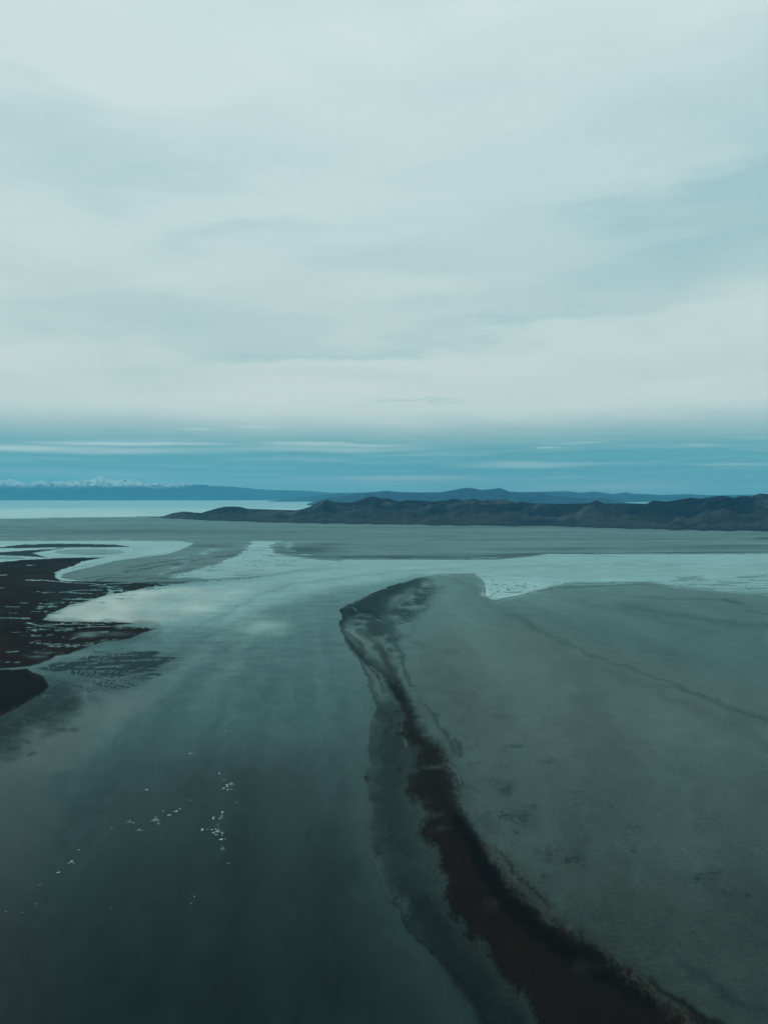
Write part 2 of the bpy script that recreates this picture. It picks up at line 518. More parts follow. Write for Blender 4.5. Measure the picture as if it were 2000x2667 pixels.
    M.dye(M.line([(380, 1351), (330, 1353), (280, 1354)], 2, 3, 2), DARK, .5)
    # the sandy lobe and its dark bands
    M.dye(M.poly([(170, 1500), (240, 1484), (330, 1464), (470, 1444), (600, 1436), (560, 1470), (420, 1508), (220, 1512)], 5, 3), (.075, .12, .125), .8, .5)
    for pts, w, o in [([(330, 1480), (400, 1468), (470, 1458), (520, 1455)], 5, .8), ([(225, 1507), (270, 1502), (310, 1498)], 4, .8),
                      ([(300, 1509), (420, 1500), (470, 1488), (560, 1475)], 5, .6), ([(420, 1425), (500, 1422), (600, 1415), (700, 1412)], 7, .4),
                      ([(380, 1508), (500, 1500), (600, 1492)], 5, .5), ([(520, 1448), (600, 1438), (660, 1428)], 5, .4)]:
        M.dye(M.line(pts, w, 6, 5), DARK, o, .5)
    for pts, w, o in [([(300, 1514), (430, 1508), (560, 1504), (690, 1498)], 5, .8), ([(330, 1490), (450, 1470), (600, 1446), (690, 1425)], 10, .7),
                      ([(250, 1512), (330, 1502), (380, 1498)], 5, .8), ([(430, 1496), (520, 1482), (640, 1478)], 5, .6)]:
        M.dye(M.line(pts, w, 8, 8), (.022, .046, .052), o, .3, (M.st, (-.4, .15)))
    # wind-streaked shallows: water and playa in fine alternation
    i, m = M.poly([(655, 1409), (722, 1411), (706, 1424), (715, 1440), (800, 1456), (900, 1462), (850, 1482), (700, 1502), (560, 1508),
                   (430, 1506), (500, 1486), (590, 1460), (640, 1434)], 14, 6)
    k = m * sstep(-.30, .08, M.st[i] * 1.2 + M.f1[i] * .25 + (m - .5) * .4)
    M.L[i] = np.where(k > .02, np.minimum(M.L[i], 1 - 1.7 * k), M.L[i])
    M.dye((i, m), (.11, .18, .18), .6, 1.0)
    M.cut(M.line([(450, 1455), (470, 1451.5), (492, 1448)], 2.2, 2, 1))
    M.land(M.line([(520, 1516), (600, 1511), (680, 1503.5)], 1.8, 2.0, 1)); M.dye(M.line([(520, 1516), (600, 1511), (680, 1503.5)], 3, 2, 1), DARK, 1)
    # ---------------- left marsh
    ms = [(-9000, 1470), (-600, 1468), (0, 1464), (63, 1459), (131, 1454), (274, 1452), (245, 1457), (212, 1464), (180, 1477), (141, 1491), (139, 1497),
          (145, 1505), (158, 1513), (250, 1515), (330, 1518), (465, 1523), (400, 1529), (335, 1542), (300, 1547), (283, 1541),
          (272, 1553), (240, 1562), (200, 1572), (155, 1587), (125, 1600), (113, 1617), (180, 1620), (365, 1624), (300, 1631), (409, 1637),
          (372, 1650), (340, 1664), (255, 1678), (190, 1700), (100, 1730), (70, 1738), (84, 1752), (114, 1765), (122, 1780), (119, 1798), (105, 1815),
          (70, 1834), (35, 1853), (0, 1872), (-300, 1980), (-1500, 2300), (-9000, 2600)]
    M.land(M.poly(ms, 4, 4, 2.5))
    M.dye(M.poly(ms, 6, 3), BROWN, 1, .02)
    M.dye(M.poly([(-900, 1460), (280, 1450), (200, 1480), (-900, 1480)], 8, 6), (.012, .015, .020), .7, .06)
    M.dye(M.poly(ms, 6, 3), (.027, .0240, .0215), .85, .03, (M.st * .8 + M.f2 * .6, (-.1, .3)))
    M.dye(M.poly([(-900, 1750), (60, 1745), (130, 1790), (60, 1850), (-900, 2000)], 10, 6), (.008, .010, .011), .7, .03)
    M.dye(M.poly([(90, 1520), (480, 1515), (480, 1530), (300, 1560), (120, 1610), (130, 1560)], 8, 6), (.014, .018, .020), .7, .15)
    M.dye(M.spot(60, 1640, 190, 30, 12), (.010, .011, .012), .6, .02)
    s1 = [(-900, 1428), (0, 1425), (59, 1418), (160, 1416), (295, 1418), (348, 1425), (295, 1425.5), (190, 1426), (0, 1429), (-900, 1433)]
    s2 = [(-900, 1442), (0, 1438), (114, 1431), (177, 1427), (130, 1434), (80, 1441), (105, 1447), (128, 1453), (60, 1448.5), (0, 1447.5), (-900, 1450)]
    for q in (s1, s2):
        M.land(M.poly(q, 2.5, 2.5, 1.2)); M.dye(M.poly(q, 5, 2), (.014, .024, .032), 1, .3)
    M.cut(M.line([A(0, 212, .211), A(120, 205, .211), A(270, 202, .211)], 1.6, 2, 1))
    for (x, y, rx, ry) in [(235, 1438, 95, 8), (22, 1454, 42, 4)]:
        M.land(M.spot(x, y, rx, ry, 5, 2)); M.dye(M.spot(x, y, rx * 1.3, ry * 1.3, 4, 2), (.075, .125, .13), 1, .8)
    # tongue between the two arms of the inlet
    M.land(M.line([(182, 1481), (215, 1474), (240, 1468), (262, 1464)], 1.8, 2, 1)); M.dye(M.line([(182, 1481), (262, 1464)], 6, 3, 2), DARK, .8)
    # ponds and gutters in the marsh
    K = .211
    for pts, w in [([A(310, 622, K), A(540, 624, K), A(700, 640, K), A(900, 660, K), A(1100, 664, K), A(1300, 684, K)], 3.2),
                   ([A(1120, 692, K), A(1300, 676, K), A(1620, 655, K)], 3), ([A(720, 776, K), A(950, 752, K), A(1250, 745, K)], 2.6),
                   ([A(830, 776, K), A(960, 784, K), A(1110, 790, K)], 3.2), ([A(780, 857, K), A(900, 862, K), A(1000, 848, K)], 3.0),
                   ([A(1220, 706, K), A(1580, 697, K)], 2.4), ([A(1330, 712, K), A(1400, 728, K), A(1500, 730, K)], 3.2),
                   ([A(1330, 780, K), A(1370, 765, K), A(1340, 740, K)], 5), ([A(480, 915, K), A(560, 922, K), A(650, 915, K)], 2.6),
                   ([A(660, 530, K), A(700, 556, K), A(690, 582, K), A(740, 622, K)], 2.6), ([A(330, 437, K), A(380, 437, K)], 3),
                   ([A(415, 442, K), A(470, 438, K)], 2.4), ([A(-60, 562, K), A(75, 556, K)], 3), ([A(-60, 724, K), A(35, 720, K)], 3),
                   ([A(435, 768, K), A(465, 768, K)], 2), ([A(510, 775, K), A(640, 777, K)], 2), ([A(515, 788, K), A(545, 788, K)], 2.4),
                   ([A(245, 905, K), A(318, 905, K)], 3), ([A(780, 608, K), A(900, 620, K)], 2.4), ([A(1260, 780, K), A(1320, 780, K)], 3),
                   ([A(25, 476), A(110, 478)], 2.6), ([A(245, 461), A(330, 463)], 2.6), ([A(55, 515), A(95, 515)], 1.8),
                   ([A(-30, 546), A(90, 549), A(180, 551)], 2.8), ([A(160, 573), A(240, 596), A(330, 604), A(430, 618)], 2.6),
                   ([A(330, 622), A(440, 622)], 3), ([A(125, 659), A(160, 657)], 2.6), ([A(375, 663), A(392, 668)], 2.6),
                   ([A(180, 703), A(330, 709), A(440, 713), A(600, 716)], 3), ([A(180, 505), A(240, 508)], 1.8), ([A(230, 483), A(300, 480)], 2),
                   ([A(300, 590), A(480, 585), A(640, 590)], 2.4), ([A(480, 606), A(620, 602), A(780, 600), A(950, 612)], 2.8),
                   ([A(270, 650), A(330, 652)], 1.8), ([A(60, 635), A(130, 633)], 1.6), ([A(0, 820), A(110, 823)], 1.8),
                   ([A(30, 640 + 120), A(100, 755)], 1.6), ([A(0, 360), A(16, 360)], 2.6), ([A(250, 390), A(330, 388)], 1.8)]:
        M.cut(M.line(pts, w, 1.6, 2.2))
    # streaky margin where marsh meets bay
    i, m = M.poly([(60, 1612), (110, 1560), (200, 1560), (300, 1535), (480, 1515), (520, 1530), (330, 1560), (160, 1600), (300, 1622), (430, 1636),
                   (360, 1665), (230, 1690), (120, 1700), (60, 1660)], 12, 6)
    k = m * sstep(.10, .30, M.st[i] + .15 * M.f1[i])
    M.L[i] = np.where(k > .05, np.minimum(M.L[i], 1 - 1.5 * k), M.L[i])
    k = m * sstep(.12, .32, -M.st[i])
    M.L[i] = np.maximum(M.L[i], np.where(k > .05, -1 + 1.5 * k, -9))
    # grey pool inside the marsh point
    M.dye(M.spot(225, 1655, 42, 9, 5), (.07, .10, .105), .9, .8)
    M.dye(M.spot(300, 1652, 60, 9, 8), (.03, .04, .045), .6, .6)
    i, m = M.spot(105, 1708, 60, 10, 8); M.dye((i, m), (.08, .12, .125), .9, .9, (M.st, (-.2, .2)))
    # the creek and its fan
    fan = [(80, 1742), (180, 1722), (235, 1708), (262, 1712), (300, 1703), (400, 1696), (418, 1702), (395, 1712), (470, 1708), (455, 1722), (410, 1733),
           (410, 1748), (330, 1762), (290, 1772), (200, 1764), (140, 1752)]
    i, m = M.poly(fan, 9, 5)
    # ribs run down the fan, away from the creek mouth
    th = np.arctan2(M.v[i] - to_uv(0, 1745)[1], M.u[i] - 40)
    rib = fbm(th * 44 + M.w1[i] * 2, np.hypot(M.u[i], M.v[i] - to_uv(0, 1745)[1]) / 190, 4, 12)
    M.L[i] = np.maximum(M.L[i], -1 + 2.2 * m * sstep(-.32, .0, rib))
    M.dye((i, m), (.018, .039, .044), .95, .24)
    fan2 = [(120, 1770), (210, 1768), (300, 1775), (400, 1752), (430, 1762), (330, 1795), (240, 1812), (150, 1806), (128, 1790)]
    i, m = M.poly(fan2, 14, 6)
    th = np.arctan2(M.v[i] - to_uv(0, 1745)[1], M.u[i] - 40)
    rib = fbm(th * 44 + M.w1[i] * 2, np.hypot(M.u[i], M.v[i] - to_uv(0, 1745)[1]) / 150, 4, 13)
    M.L[i] = np.maximum(M.L[i], -1 + 2.1 * m * sstep(-.02, .22, rib))
    M.dye((i, m), (.018, .039, .044), .95, .24)
    M.land(M.line([(232, 1697), (262, 1701), (290, 1704)], 4, 4, 4)); M.dye(M.line([(232, 1697), (290, 1704)], 6, 3, 3), DARK, 1)
    M.land(M.line([(312, 1691.5), (325, 1691)], 1.8, 1.5, 1)); M.dye(M.line([(312, 1691.5), (325, 1691)], 3, 2, 1), DARK, 1)
    M.cut(M.line([(-400, 1752, 5), (0, 1744, 4), (70, 1740, 5), (100, 1734, 8), (150, 1718, 9), (200, 1703, 10), (250, 1688, 14), (310, 1680, 16)], 6, 2.5, 3))
    M.cut(M.line([(72, 1741, 4), (95, 1752, 5), (118, 1764, 5), (126, 1785, 6), (140, 1800, 8)], 6, 2.5, 3))
    for q in ([(95, 1746), (150, 1757), (230, 1762), (300, 1768)], [(130, 1752), (190, 1750), (260, 1760)], [(210, 1716), (300, 1722), (360, 1722)],
              [(126, 1778), (170, 1786), (240, 1790)], [(128, 1770), (200, 1776), (280, 1780)]):
        M.cut(M.line(q, 1.3, 1.4, 4), .9)
    # thin shoals under the lower marsh
    i, m = M.poly([(110, 1815), (200, 1806), (250, 1820), (170, 1850), (60, 1905), (0, 1950), (-300, 2080), (-300, 1990), (0, 1872)], 16, 8)
    k = m * sstep(.0, .3, fbm((M.u[i] + M.v[i] * 1.2) / 60, (M.v[i] - M.u[i] * .5) / 14, 4, 14))
    M.L[i] = np.maximum(M.L[i], np.where(k > .02, -1 + 1.5 * k, -9))
    M.dye((i, m), (.022, .032, .032), .9, .45)
    for (x, y) in [(203, 1867), (152, 1906), (188, 1904), (80, 1970), (125, 1915), (60, 1935)]:
        M.water(M.spot(x, y, 26, 7, 10), (.004, .007, .008), .45, .9)
    # ---------------- the long sandbar
    bar = [(1097, 1504), (1156, 1494.5), (1240, 1494), (1257, 1511), (1266, 1545), (1281, 1564), (1346, 1551), (1401, 1538), (1439, 1528),
           (1498, 1517), (1692, 1515), (1739, 1524), (1848, 1531), (1890, 1541), (2000, 1545), (2600, 1548), (9000, 1560), (9000, 5000), (1700, 5000),
           (1420, 3000), (1300, 2760), (1232, 2664), (1198, 2605), (1169, 2559), (1127, 2504), (1084, 2457), (1042, 2411), (1021, 2369),
           (1000, 2314), (975, 2255), (966, 2209), (966, 2103), (954, 2048), (949, 2014), (962, 1993), (960, 1934), (962, 1892), (979, 1850), (975, 1836),
           (962, 1802), (952, 1768), (937, 1722), (905, 1690), (893, 1660), (882, 1633), (887, 1610), (884, 1589), (924, 1566),
           (1010, 1530)]
    M.land(M.poly(bar, 7, 3.6, 1.6))
    ib, mb = M.poly(bar, 14, 3)
    M.dye((ib, mb), (.044, .083, .079), 1, .72)
    # broad tonal drift
    d = M.f2[ib]
    M.tint[ib] *= (1 + .16 * d * mb)[:, None]
    M.dye(M.poly([(1300, 1600), (1700, 1560), (2600, 1560), (2600, 1800), (1900, 1760), (1500, 1690)], 60, 20), (.036, .074, .076), .6, .62)
    M.dye(M.poly([(1150, 1600), (1400, 1620), (1900, 1850), (1700, 2000), (1300, 1950), (1120, 1800)], 80, 20), (.056, .090, .078), .7, .74)
    M.dye(M.poly([(1250, 1940), (1500, 2000), (1800, 2300), (1900, 2700), (1700, 2700), (1500, 2400)], 80, 20), (.044, .078, .070), .5, .74)
    M.dye(M.poly([(1500, 2600), (1650, 2500), (2100, 2560), (2600, 2500), (2600, 3000), (1700, 3000)], 90, 20), (.030, .058, .056), .6, .7)
    M.dye(M.poly([(1150, 2330), (2100, 2280), (2900, 2280), (2900, 3300), (1100, 3300)], 120, 20), (.028, .052, .050), .7, .55)
    th = np.arctan2(M.v[ib] - to_uv(0, 1400)[1], M.u[ib] - 880)
    rr = np.hypot(M.v[ib] - to_uv(0, 1400)[1], M.u[ib] - 880)
    sweep = fbm(th * 9 + .4 * M.w1[ib], rr / 700, 4, 23, .55)
    M.tint[ib] *= (1 + .34 * sweep * mb)[:, None]
    M.wet[ib] *= 1 + .34 * sweep * mb
    # outer wet shelf of the bar, between water and brown channel
    shelf = [(965, 1850), (1010, 1830), (1045, 1850), (1075, 1930), (1090, 2000), (1075, 2080), (1110, 2160), (1130, 2260), (1165, 2360), (1230, 2480),
             (1310, 2580), (1380, 2680), (1500, 2900), (1350, 2900), (1232, 2664), (1084, 2457), (1000, 2314), (960, 2200), (950, 2050), (955, 1930)]
    M.dye(M.poly(shelf, 56, 14), (.015, .032, .034), .9, .36)
    M.dye(M.poly([(1010, 2290), (1160, 2400), (1290, 2560), (1420, 2740), (1500, 2900), (1350, 2900), (1232, 2664), (1100, 2470)], 30, 8), (.006, .010, .014), .75, .28)
    M.dye(M.line([(1020, 2369), (1084, 2462), (1150, 2525), (1200, 2570), (1260, 2664), (1320, 2760)], 10, 14, 6), (.005, .009, .012), .7, .25)
    M.dye(M.line([(1008, 2158, 3), (1030, 2195, 8), (1055, 2232, 7), (1075, 2248, 2)], 6, 5, 3), (.012, .028, .028), .8, .5)
    for (x, y, rx, ry, o) in [(980, 2225, 30, 22, .5), (1030, 2365, 26, 26, .6), (1100, 2360, 34, 16, .6), (1060, 2410, 60, 22, .5), (1110, 2360, 60, 30, .4),
                              (955, 2025, 14, 22, .5), (1010, 1990, 24, 18, .4), (1040, 2010, 26, 14, .5), (1000, 1880, 22, 40, .35), (1040, 1940, 12, 34, .4),
                              (1130, 2290, 16, 40, .3), (1150, 2440, 50, 26, .3)]:
        M.dye(M.spot(x, y, rx, ry, 10), (.008, .019, .021), min(1, o * 1.4), .25, (M.sp + M.w1 * .6, (-.3, .25)))
    # bank around the point
    M.dye(M.poly([(1097, 1504), (1092, 1512), (1060, 1532), (1010, 1560), (1000, 1590), (1004, 1622), (960, 1600), (925, 1602), (905, 1625), (884, 1640),
                  (880, 1590), (924, 1566), (1010, 1530)], 20, 10, 2), (.011, .030, .036), .97, .12)
    M.dye(M.poly([(1097, 1504), (1150, 1530), (1120, 1580), (1060, 1640), (1040, 1720), (1000, 1700), (940, 1650), (890, 1600), (924, 1566), (1010, 1530)], 30, 14), (.014, .034, .037), .85, .2, (M.w1 + M.w2 + M.sp * .4, (-.5, .2)))
    M.dye(M.line([(1090, 1505, 2), (1040, 1520, 3), (980, 1543, 3), (920, 1568, 2)], 3, 2.5, 2), (.004, .013, .018), .9, .08)
    M.dye(M.line([(890, 1580), (886, 1600), (890, 1612)], 5, 4, 3), (.006, .018, .022), .9, .1)
    M.dye(M.line([(884, 1640, 3), (898, 1664, 6), (920, 1690, 8), (945, 1712, 6), (965, 1740, 4), (980, 1770, 3)], 6, 7, 5), (.012, .030, .034), .9, .2)
    M.dye(M.line([(940, 1720, 6), (962, 1780, 6), (985, 1840, 8), (1000, 1890, 10)], 7, 9, 5), (.020, .044, .048), .8, .3)
    M.dye(M.line([(1100, 1530, 2), (1060, 1545, 4), (1020, 1575, 6), (1010, 1610, 8), (1020, 1660, 8), (1060, 1720, 4)], 6, 12, 8), (.022, .052, .056), .8, .3)
    M.dye(M.line([(935, 1640), (965, 1668), (1000, 1720), (1020, 1780), (1050, 1850)], 9, 12, 8), (.028, .046, .040), .8, .35)
    M.dye(M.line([(985, 1680, 6), (1010, 1730, 14), (1040, 1790, 12), (1060, 1830, 10)], 10, 12, 6), (.024, .032, .028), .75, .25)
    for pts, w, o in [([(1047, 1713), (1058, 1745), (1076, 1789)], 4.5, .8), ([(1040, 1730), (1030, 1755)], 3, .4), ([(971, 1750), (985, 1775), (1000, 1806)], 3.5, .8),
                      ([(1025, 1680), (1050, 1685), (1070, 1690)], 2.5, .5), ([(1078, 1676), (1110, 1690)], 2.5, .4), ([(1170, 1740), (1200, 1775)], 8, .18),
                      ([(1110, 1840, 2), (1130, 1870, 5), (1150, 1895, 5), (1170, 1935, 6), (1185, 1970, 4)], 4, .7), ([(1190, 1935), (1197, 1960), (1200, 1975)], 7, .7),
                      ([(1178, 2005), (1190, 2030), (1200, 2050)], 6, .7), ([(1230, 1995), (1242, 2000), (1250, 1990)], 6, .4)]:
        M.dye(M.line(pts, w, 7, 7), (.014, .034, .034), o * .85, .25)
    for pts, w in [([(904, 1640), (920, 1652), (937, 1668), (957, 1694)], 2.2), ([(918, 1640), (924, 1650)], 1.6), ([(966, 1740), (985, 1760), (1002, 1790)], 2.0),
                   ([(917, 1583), (922, 1591)], 1.8), ([(1045, 1880), (1050, 1915), (1060, 1950)], 1.8), ([(1168, 1995), (1190, 2020), (1197, 2046)], 2.0)]:
        M.dye(M.line(pts, w, 2.5, 4), (.16, .22, .22), .6, .9)
    # melting shore pool beside the bar's top
    i, m = M.poly([(1236, 1500), (1300, 1512), (1400, 1515), (1440, 1524), (1350, 1552), (1290, 1562), (1262, 1560), (1250, 1530)], 8, 5)
    k = m * sstep(.02, .30, M.f1[i] * .8 + M.st[i] * .5)
    M.L[i] = np.maximum(M.L[i], np.where(k > .02, -1 + 1.4 * k, -9))
    M.dye((i, m), (.05, .09, .09), 1, .8)
    M.water((i, m), (.30, .36, .35), 1.1, .8)
    M.water(M.line([(1250, 1510), (1262, 1535), (1275, 1556), (1300, 1556), (1345, 1549)], 5, 5, 4), (.55, .60, .58), 1, .8)
    M.dye(M.line([(1252, 1505), (1262, 1535), (1276, 1560), (1310, 1558), (1350, 1550), (1400, 1540)], 7, 7, 10), (.34, .44, .46), .8, .8, (M.sp + M.w1, (-.1, .35)))
    i, m = M.poly([(1730, 1500), (1860, 1496), (2300, 1496), (2300, 1548), (1900, 1544), (1760, 1530)], 14, 6)
    k = m * sstep(-.2, .25, M.st[i] + .2 * M.f1[i])
    M.L[i] = np.maximum(M.L[i], np.where(k > .02, -1 + 1.5 * k, -9))
    M.dye((i, m), (.075, .13, .13), .8, .95)
    M.dye(M.line([(1401, 1541, 3), (1450, 1532, 5), (1560, 1528, 5), (1690, 1522, 4), (1745, 1530, 2)], 4, 5, 3), DARK, .7, .5)
    M.land(M.line([(1440, 1516, 1.5), (1470, 1519, 2), (1520, 1520, 2), (1560, 1518, 3), (1600, 1517, 2)], 2, 2, 2)); M.dye(M.line([(1440, 1516), (1600, 1517)], 3, 3, 2), DARK, .7)
    # tonal ribbons over the flat
    for pts, w, soft, c, o in [
            ([(1330, 1600), (1363, 1616), (1460, 1671), (1536, 1705), (1616, 1734), (1680, 1755), (1764, 1785), (1849, 1823), (2000, 1886), (2300, 2010)], 5, 9, (.024, .036, .032), .55),
            ([(1540, 1730), (1620, 1762), (1720, 1810), (1900, 1890), (2100, 1985)], 16, 22, (.036, .054, .046), .55),
            ([(1700, 1790), (1790, 1800), (1900, 1850), (2100, 1900)], 8, 12, (.022, .048, .05), .4),
            ([(1500, 1565), (1600, 1590), (1700, 1610), (1850, 1650)], 10, 16, (.02, .046, .05), .4),
            ([(1640, 1580), (1740, 1600), (1900, 1625), (2100, 1640)], 16, 18, (.018, .040, .046), .55),
            ([(1560, 1545), (1700, 1560), (1900, 1565)], 5, 10, (.02, .046, .05), .4),
            ([(1520, 1580), (1640, 1612), (1760, 1650), (1960, 1700)], 8, 14, (.064, .115, .115), .4),
            ([(1380, 1600), (1500, 1660), (1640, 1710), (1800, 1760)], 12, 18, (.060, .108, .105), .35),
            ([(1882, 1561), (1910, 1568), (1935, 1575)], 6, 5, (.014, .034, .038), .8),
            ([(1700, 1555), (1770, 1562), (1860, 1563)], 4, 6, (.018, .044, .046), .5),
            ([(1950, 1590), (2000, 1600), (2060, 1604)], 8, 8, (.014, .034, .038), .6),
            ([(1860, 1570), (1920, 1585), (2000, 1600)], 5, 8, (.075, .13, .13), .4),
            ([(1768, 2508, 4), (1819, 2546, 9), (1878, 2584, 7), (1905, 2615, 14), (1940, 2635, 10), (2030, 2670, 8)], 8, 10, (.016, .034, .034), .65),
            ([(1885, 2600, 16), (1925, 2630, 20)], 8, 14, (.018, .034, .034), .5)]:
        M.dye(M.line(pts, w * .8, soft * 2.0, 9), c, min(1, o * 1.1), .52)
    # freckles and worn pools
    for (x, y, rx, ry, o) in [(1345, 1948, 44, 9, .7), (1310, 1962, 20, 8, .5), (1430, 1990, 30, 14, .7), (1450, 2008, 22, 8, .8), (1325, 2060, 30, 26, .7),
                              (1270, 2045, 40, 18, .5), (1312, 2135, 34, 30, .95), (1370, 2140, 44, 34, .75), (1398, 2110, 14, 10, .7), (1350, 2175, 26, 8, .7), (1440, 2232, 44, 24, .8),
                              (1500, 2245, 40, 30, .75), (1525, 2275, 26, 12, .6), (1472, 2252, 18, 8, .95), (1420, 2300, 22, 16, .6), (1520, 2200, 46, 26, .3), (1502, 2068, 24, 4, .6),
                              (1515, 2107, 26, 5, .6), (1590, 2112, 16, 6, .4), (1660, 2160, 24, 8, .7), (1632, 2196, 9, 5, .9), (1657, 2226, 12, 5, .8), (1655, 2208, 22, 8, .4),
                              (1840, 2300, 34, 20, .85), (1870, 2282, 26, 12, .7), (1880, 2330, 36, 8, .6), (1960, 2345, 16, 9, .85), (1920, 2340, 30, 10, .5), (1925, 2425, 16, 10, .3),
                              (1980, 1880, 30, 10, .3), (1300, 1830, 50, 20, .2), (1310, 1870, 30, 14, .4), (1180, 1700, 30, 10, .3), (1240, 1800, 50, 24, .16), (1650, 2520, 30, 10, .4),
                              (1690, 2540, 20, 8, .3), (1800, 2570, 16, 8, .4), (1590, 2470, 60, 16, .3), (1200, 2350, 30, 30, .2)]:
        M.dye(M.spot(x, y, rx * 1.2, ry * 1.2, 9), (.011, .025, .025), o * .85, .3, (M.sp * .7 + M.w1 * .8 - M.w2 * .5 + M.st * .5, (-.35, .35)))
    # the dark brown channel bed
    L_ = [(1030, 1780), (1036, 1840), (1051, 1890), (1072, 1934), (1087, 1976), (1090, 2010), (1072, 2040), (1088, 2090), (1104, 2130), (1118, 2200), (1135, 2250),
          (1152, 2314), (1169, 2370), (1211, 2440), (1283, 2525), (1317, 2567), (1350, 2610), (1400, 2667), (1520, 2820), (1700, 3100)]
    R_ = [(2500, 3100), (2080, 2820), (1815, 2667), (1726, 2606), (1660, 2562), (1600, 2515), (1520, 2462), (1456, 2425), (1390, 2375), (1335, 2314), (1290, 2262), (1265, 2220),
          (1240, 2170), (1210, 2125), (1190, 2085), (1188, 2045), (1168, 2020), (1160, 1985), (1140, 1950), (1100, 1915), (1086, 1880), (1076, 1844), (1060, 1812)]
    ch = L_ + R_
    i, m = M.poly(ch, 36, 9, 0)
    edge = sstep(.12, .86, m + 4 * m * (1 - m) * (.4 * M.sp[i] + .8 * M.w1[i] + .4 * M.f1[i]))
    halo = M.poly(ch, 70, 14, 0)
    M.dye(halo, (.014, .023, .023), .7, .20)
    M.dye(M.line([(884, 1592, 3), (892, 1640, 6), (930, 1680, 9), (975, 1735, 12), (1010, 1780, 12), (1045, 1830, 14)], 12, 16, 8), (.009, .016, .016), .8, .1)
    M.dye((i, edge * (.80 + .2 * sstep(700, 1050, M.dy[i]))), (.0115, .0122, .0122), .97, .03)
    M.dye(M.poly([(1045, 1850), (1160, 1975), (1185, 2090), (1250, 2250), (1330, 2390), (1430, 2520), (1380, 2560), (1260, 2450), (1170, 2330), (1130, 2210), (1090, 2080)], 22, 12),
          (.0150, .0134, .0126), .6, .03)
    M.dye(M.line([(1190, 2140, 14), (1230, 2200, 18), (1260, 2270, 18), (1310, 2350, 18), (1400, 2440, 22), (1560, 2545, 18), (1690, 2620, 14)], 14, 12, 8), (.0050, .0065, .0075), .8, .04)
    M.dye(M.line([(1250, 2360), (1330, 2460), (1400, 2530), (1480, 2600)], 18, 20, 10), (.0150, .0128, .0118), .5, .03)
    # sand drifted into the bed
    for (x, y, rx, ry, o) in [(1128, 2004, 40, 11, .85), (1100, 2122, 24, 14, .5), (1130, 2132, 20, 12, .6), (1150, 2168, 30, 10, .35), (1100, 2212, 22, 8, .3), (1100, 1898, 22, 16, .4),
                              (1290, 2370, 34, 20, .18), (1520, 2540, 40, 26, .22), (1570, 2540, 20, 12, .2)]:
        M.dye(M.spot(x, y, rx * 1.2, ry * 1.2, 10), (.034, .056, .054), o, .4, (M.w2 + M.sp * .5, (-.4, .2)))
    # scrubby, crusted far bank of the channel
    for pts, w, o in [([(1290, 2230), (1330, 2275), (1375, 2330), (1440, 2390)], 22, .75), ([(1215, 2070), (1240, 2110), (1280, 2170)], 14, .4),
                      ([(1440, 2400), (1520, 2450), (1600, 2500), (1660, 2545)], 10, .5), ([(1640, 2560), (1700, 2600), (1760, 2640), (1830, 2700)], 14, .8)]:
        M.dye(M.line(pts, w, 16, 10), (.040, .046, .038), o, .25, (fbm((M.u + M.v) / 26, (M.v - M.u) / 8, 4, 15), (-.25, .25)))
    M.dye(M.line([(1700, 2575, 3), (1760, 2620, 6), (1830, 2665, 8), (1950, 2730, 8)], 6, 6, 5), (.008, .011, .011), .85, .15)
    M.dye(M.line([(1300, 2225, 3), (1350, 2290, 5), (1400, 2340, 6), (1440, 2385, 4)], 5, 5, 5), (.010, .010, .009), .7, .15, (M.sp, (-.4, .2)))
    M.tint *= np.array([.97, .76, .71])
    M.wet *= .74
    # thin films of water lying along the shores
    for pts, w, sf in [([(1290, 1570), (1346, 1558), (1401, 1545), (1439, 1534), (1498, 1523), (1692, 1521), (1739, 1530), (1848, 1538), (2000, 1552), (2600, 1556)], 6, 14),
                       ([(2300, 1440), (1560, 1441), (1400, 1445), (1300, 1454), (1100, 1456), (900, 1454), (760, 1446)], 3, 9),
                       ([(470, 1426), (430, 1439), (300, 1457), (220, 1474)], 2, 6), ([(500, 1412), (300, 1405), (0, 1404), (-400, 1404)], 3, 8),
                       ([(1156, 1500), (1240, 1500)], 4, 10), ([(700, 1408), (760, 1416), (740, 1432), (800, 1446)], 8, 16), ([(560, 1430), (520, 1448), (470, 1470), (420, 1500)], 8, 18)]:
        M.dye(M.line(pts, w, sf, 9), (.085, .14, .14), .8, .98, (M.st + M.w2 * .5, (-.22, .28)))
    fp = sstep(230, 160, M.dy) * sstep(50, 70, M.dy)
    sw = fbm(M.u / 330, M.v / 26, 5, 27, .58)
    M.tint *= (1 + .55 * sw * fp)[:, None]
    M.wet *= 1 + .5 * sw * fp
    # overall texture of the land
    M.tint *= (1 + .04 * M.sp + .06 * M.w1 + .04 * M.st)[:, None]
    mid = np.exp(-((M.dy - 300) / 190) ** 2)
    M.calm *= 1 + (.05 + .34 * mid) * M.st + (.04 + .10 * mid) * M.f2
    M.silt *= (1 + (.35 * M.w1 + .3 * M.f2) * (.4 + mid))[:, None]
    M.silt += (sstep(.02, .5, M.f2 + .5 * M.st) * mid * sstep(900, 620, M.px))[:, None] * np.array([.045, .055, .048])
    # damp rim
    e = np.exp(-(np.maximum(M.L, -.2) / .35) ** 2)
    M.wet += (np.maximum(M.wet, .7) - M.wet) * e * .5
    return M


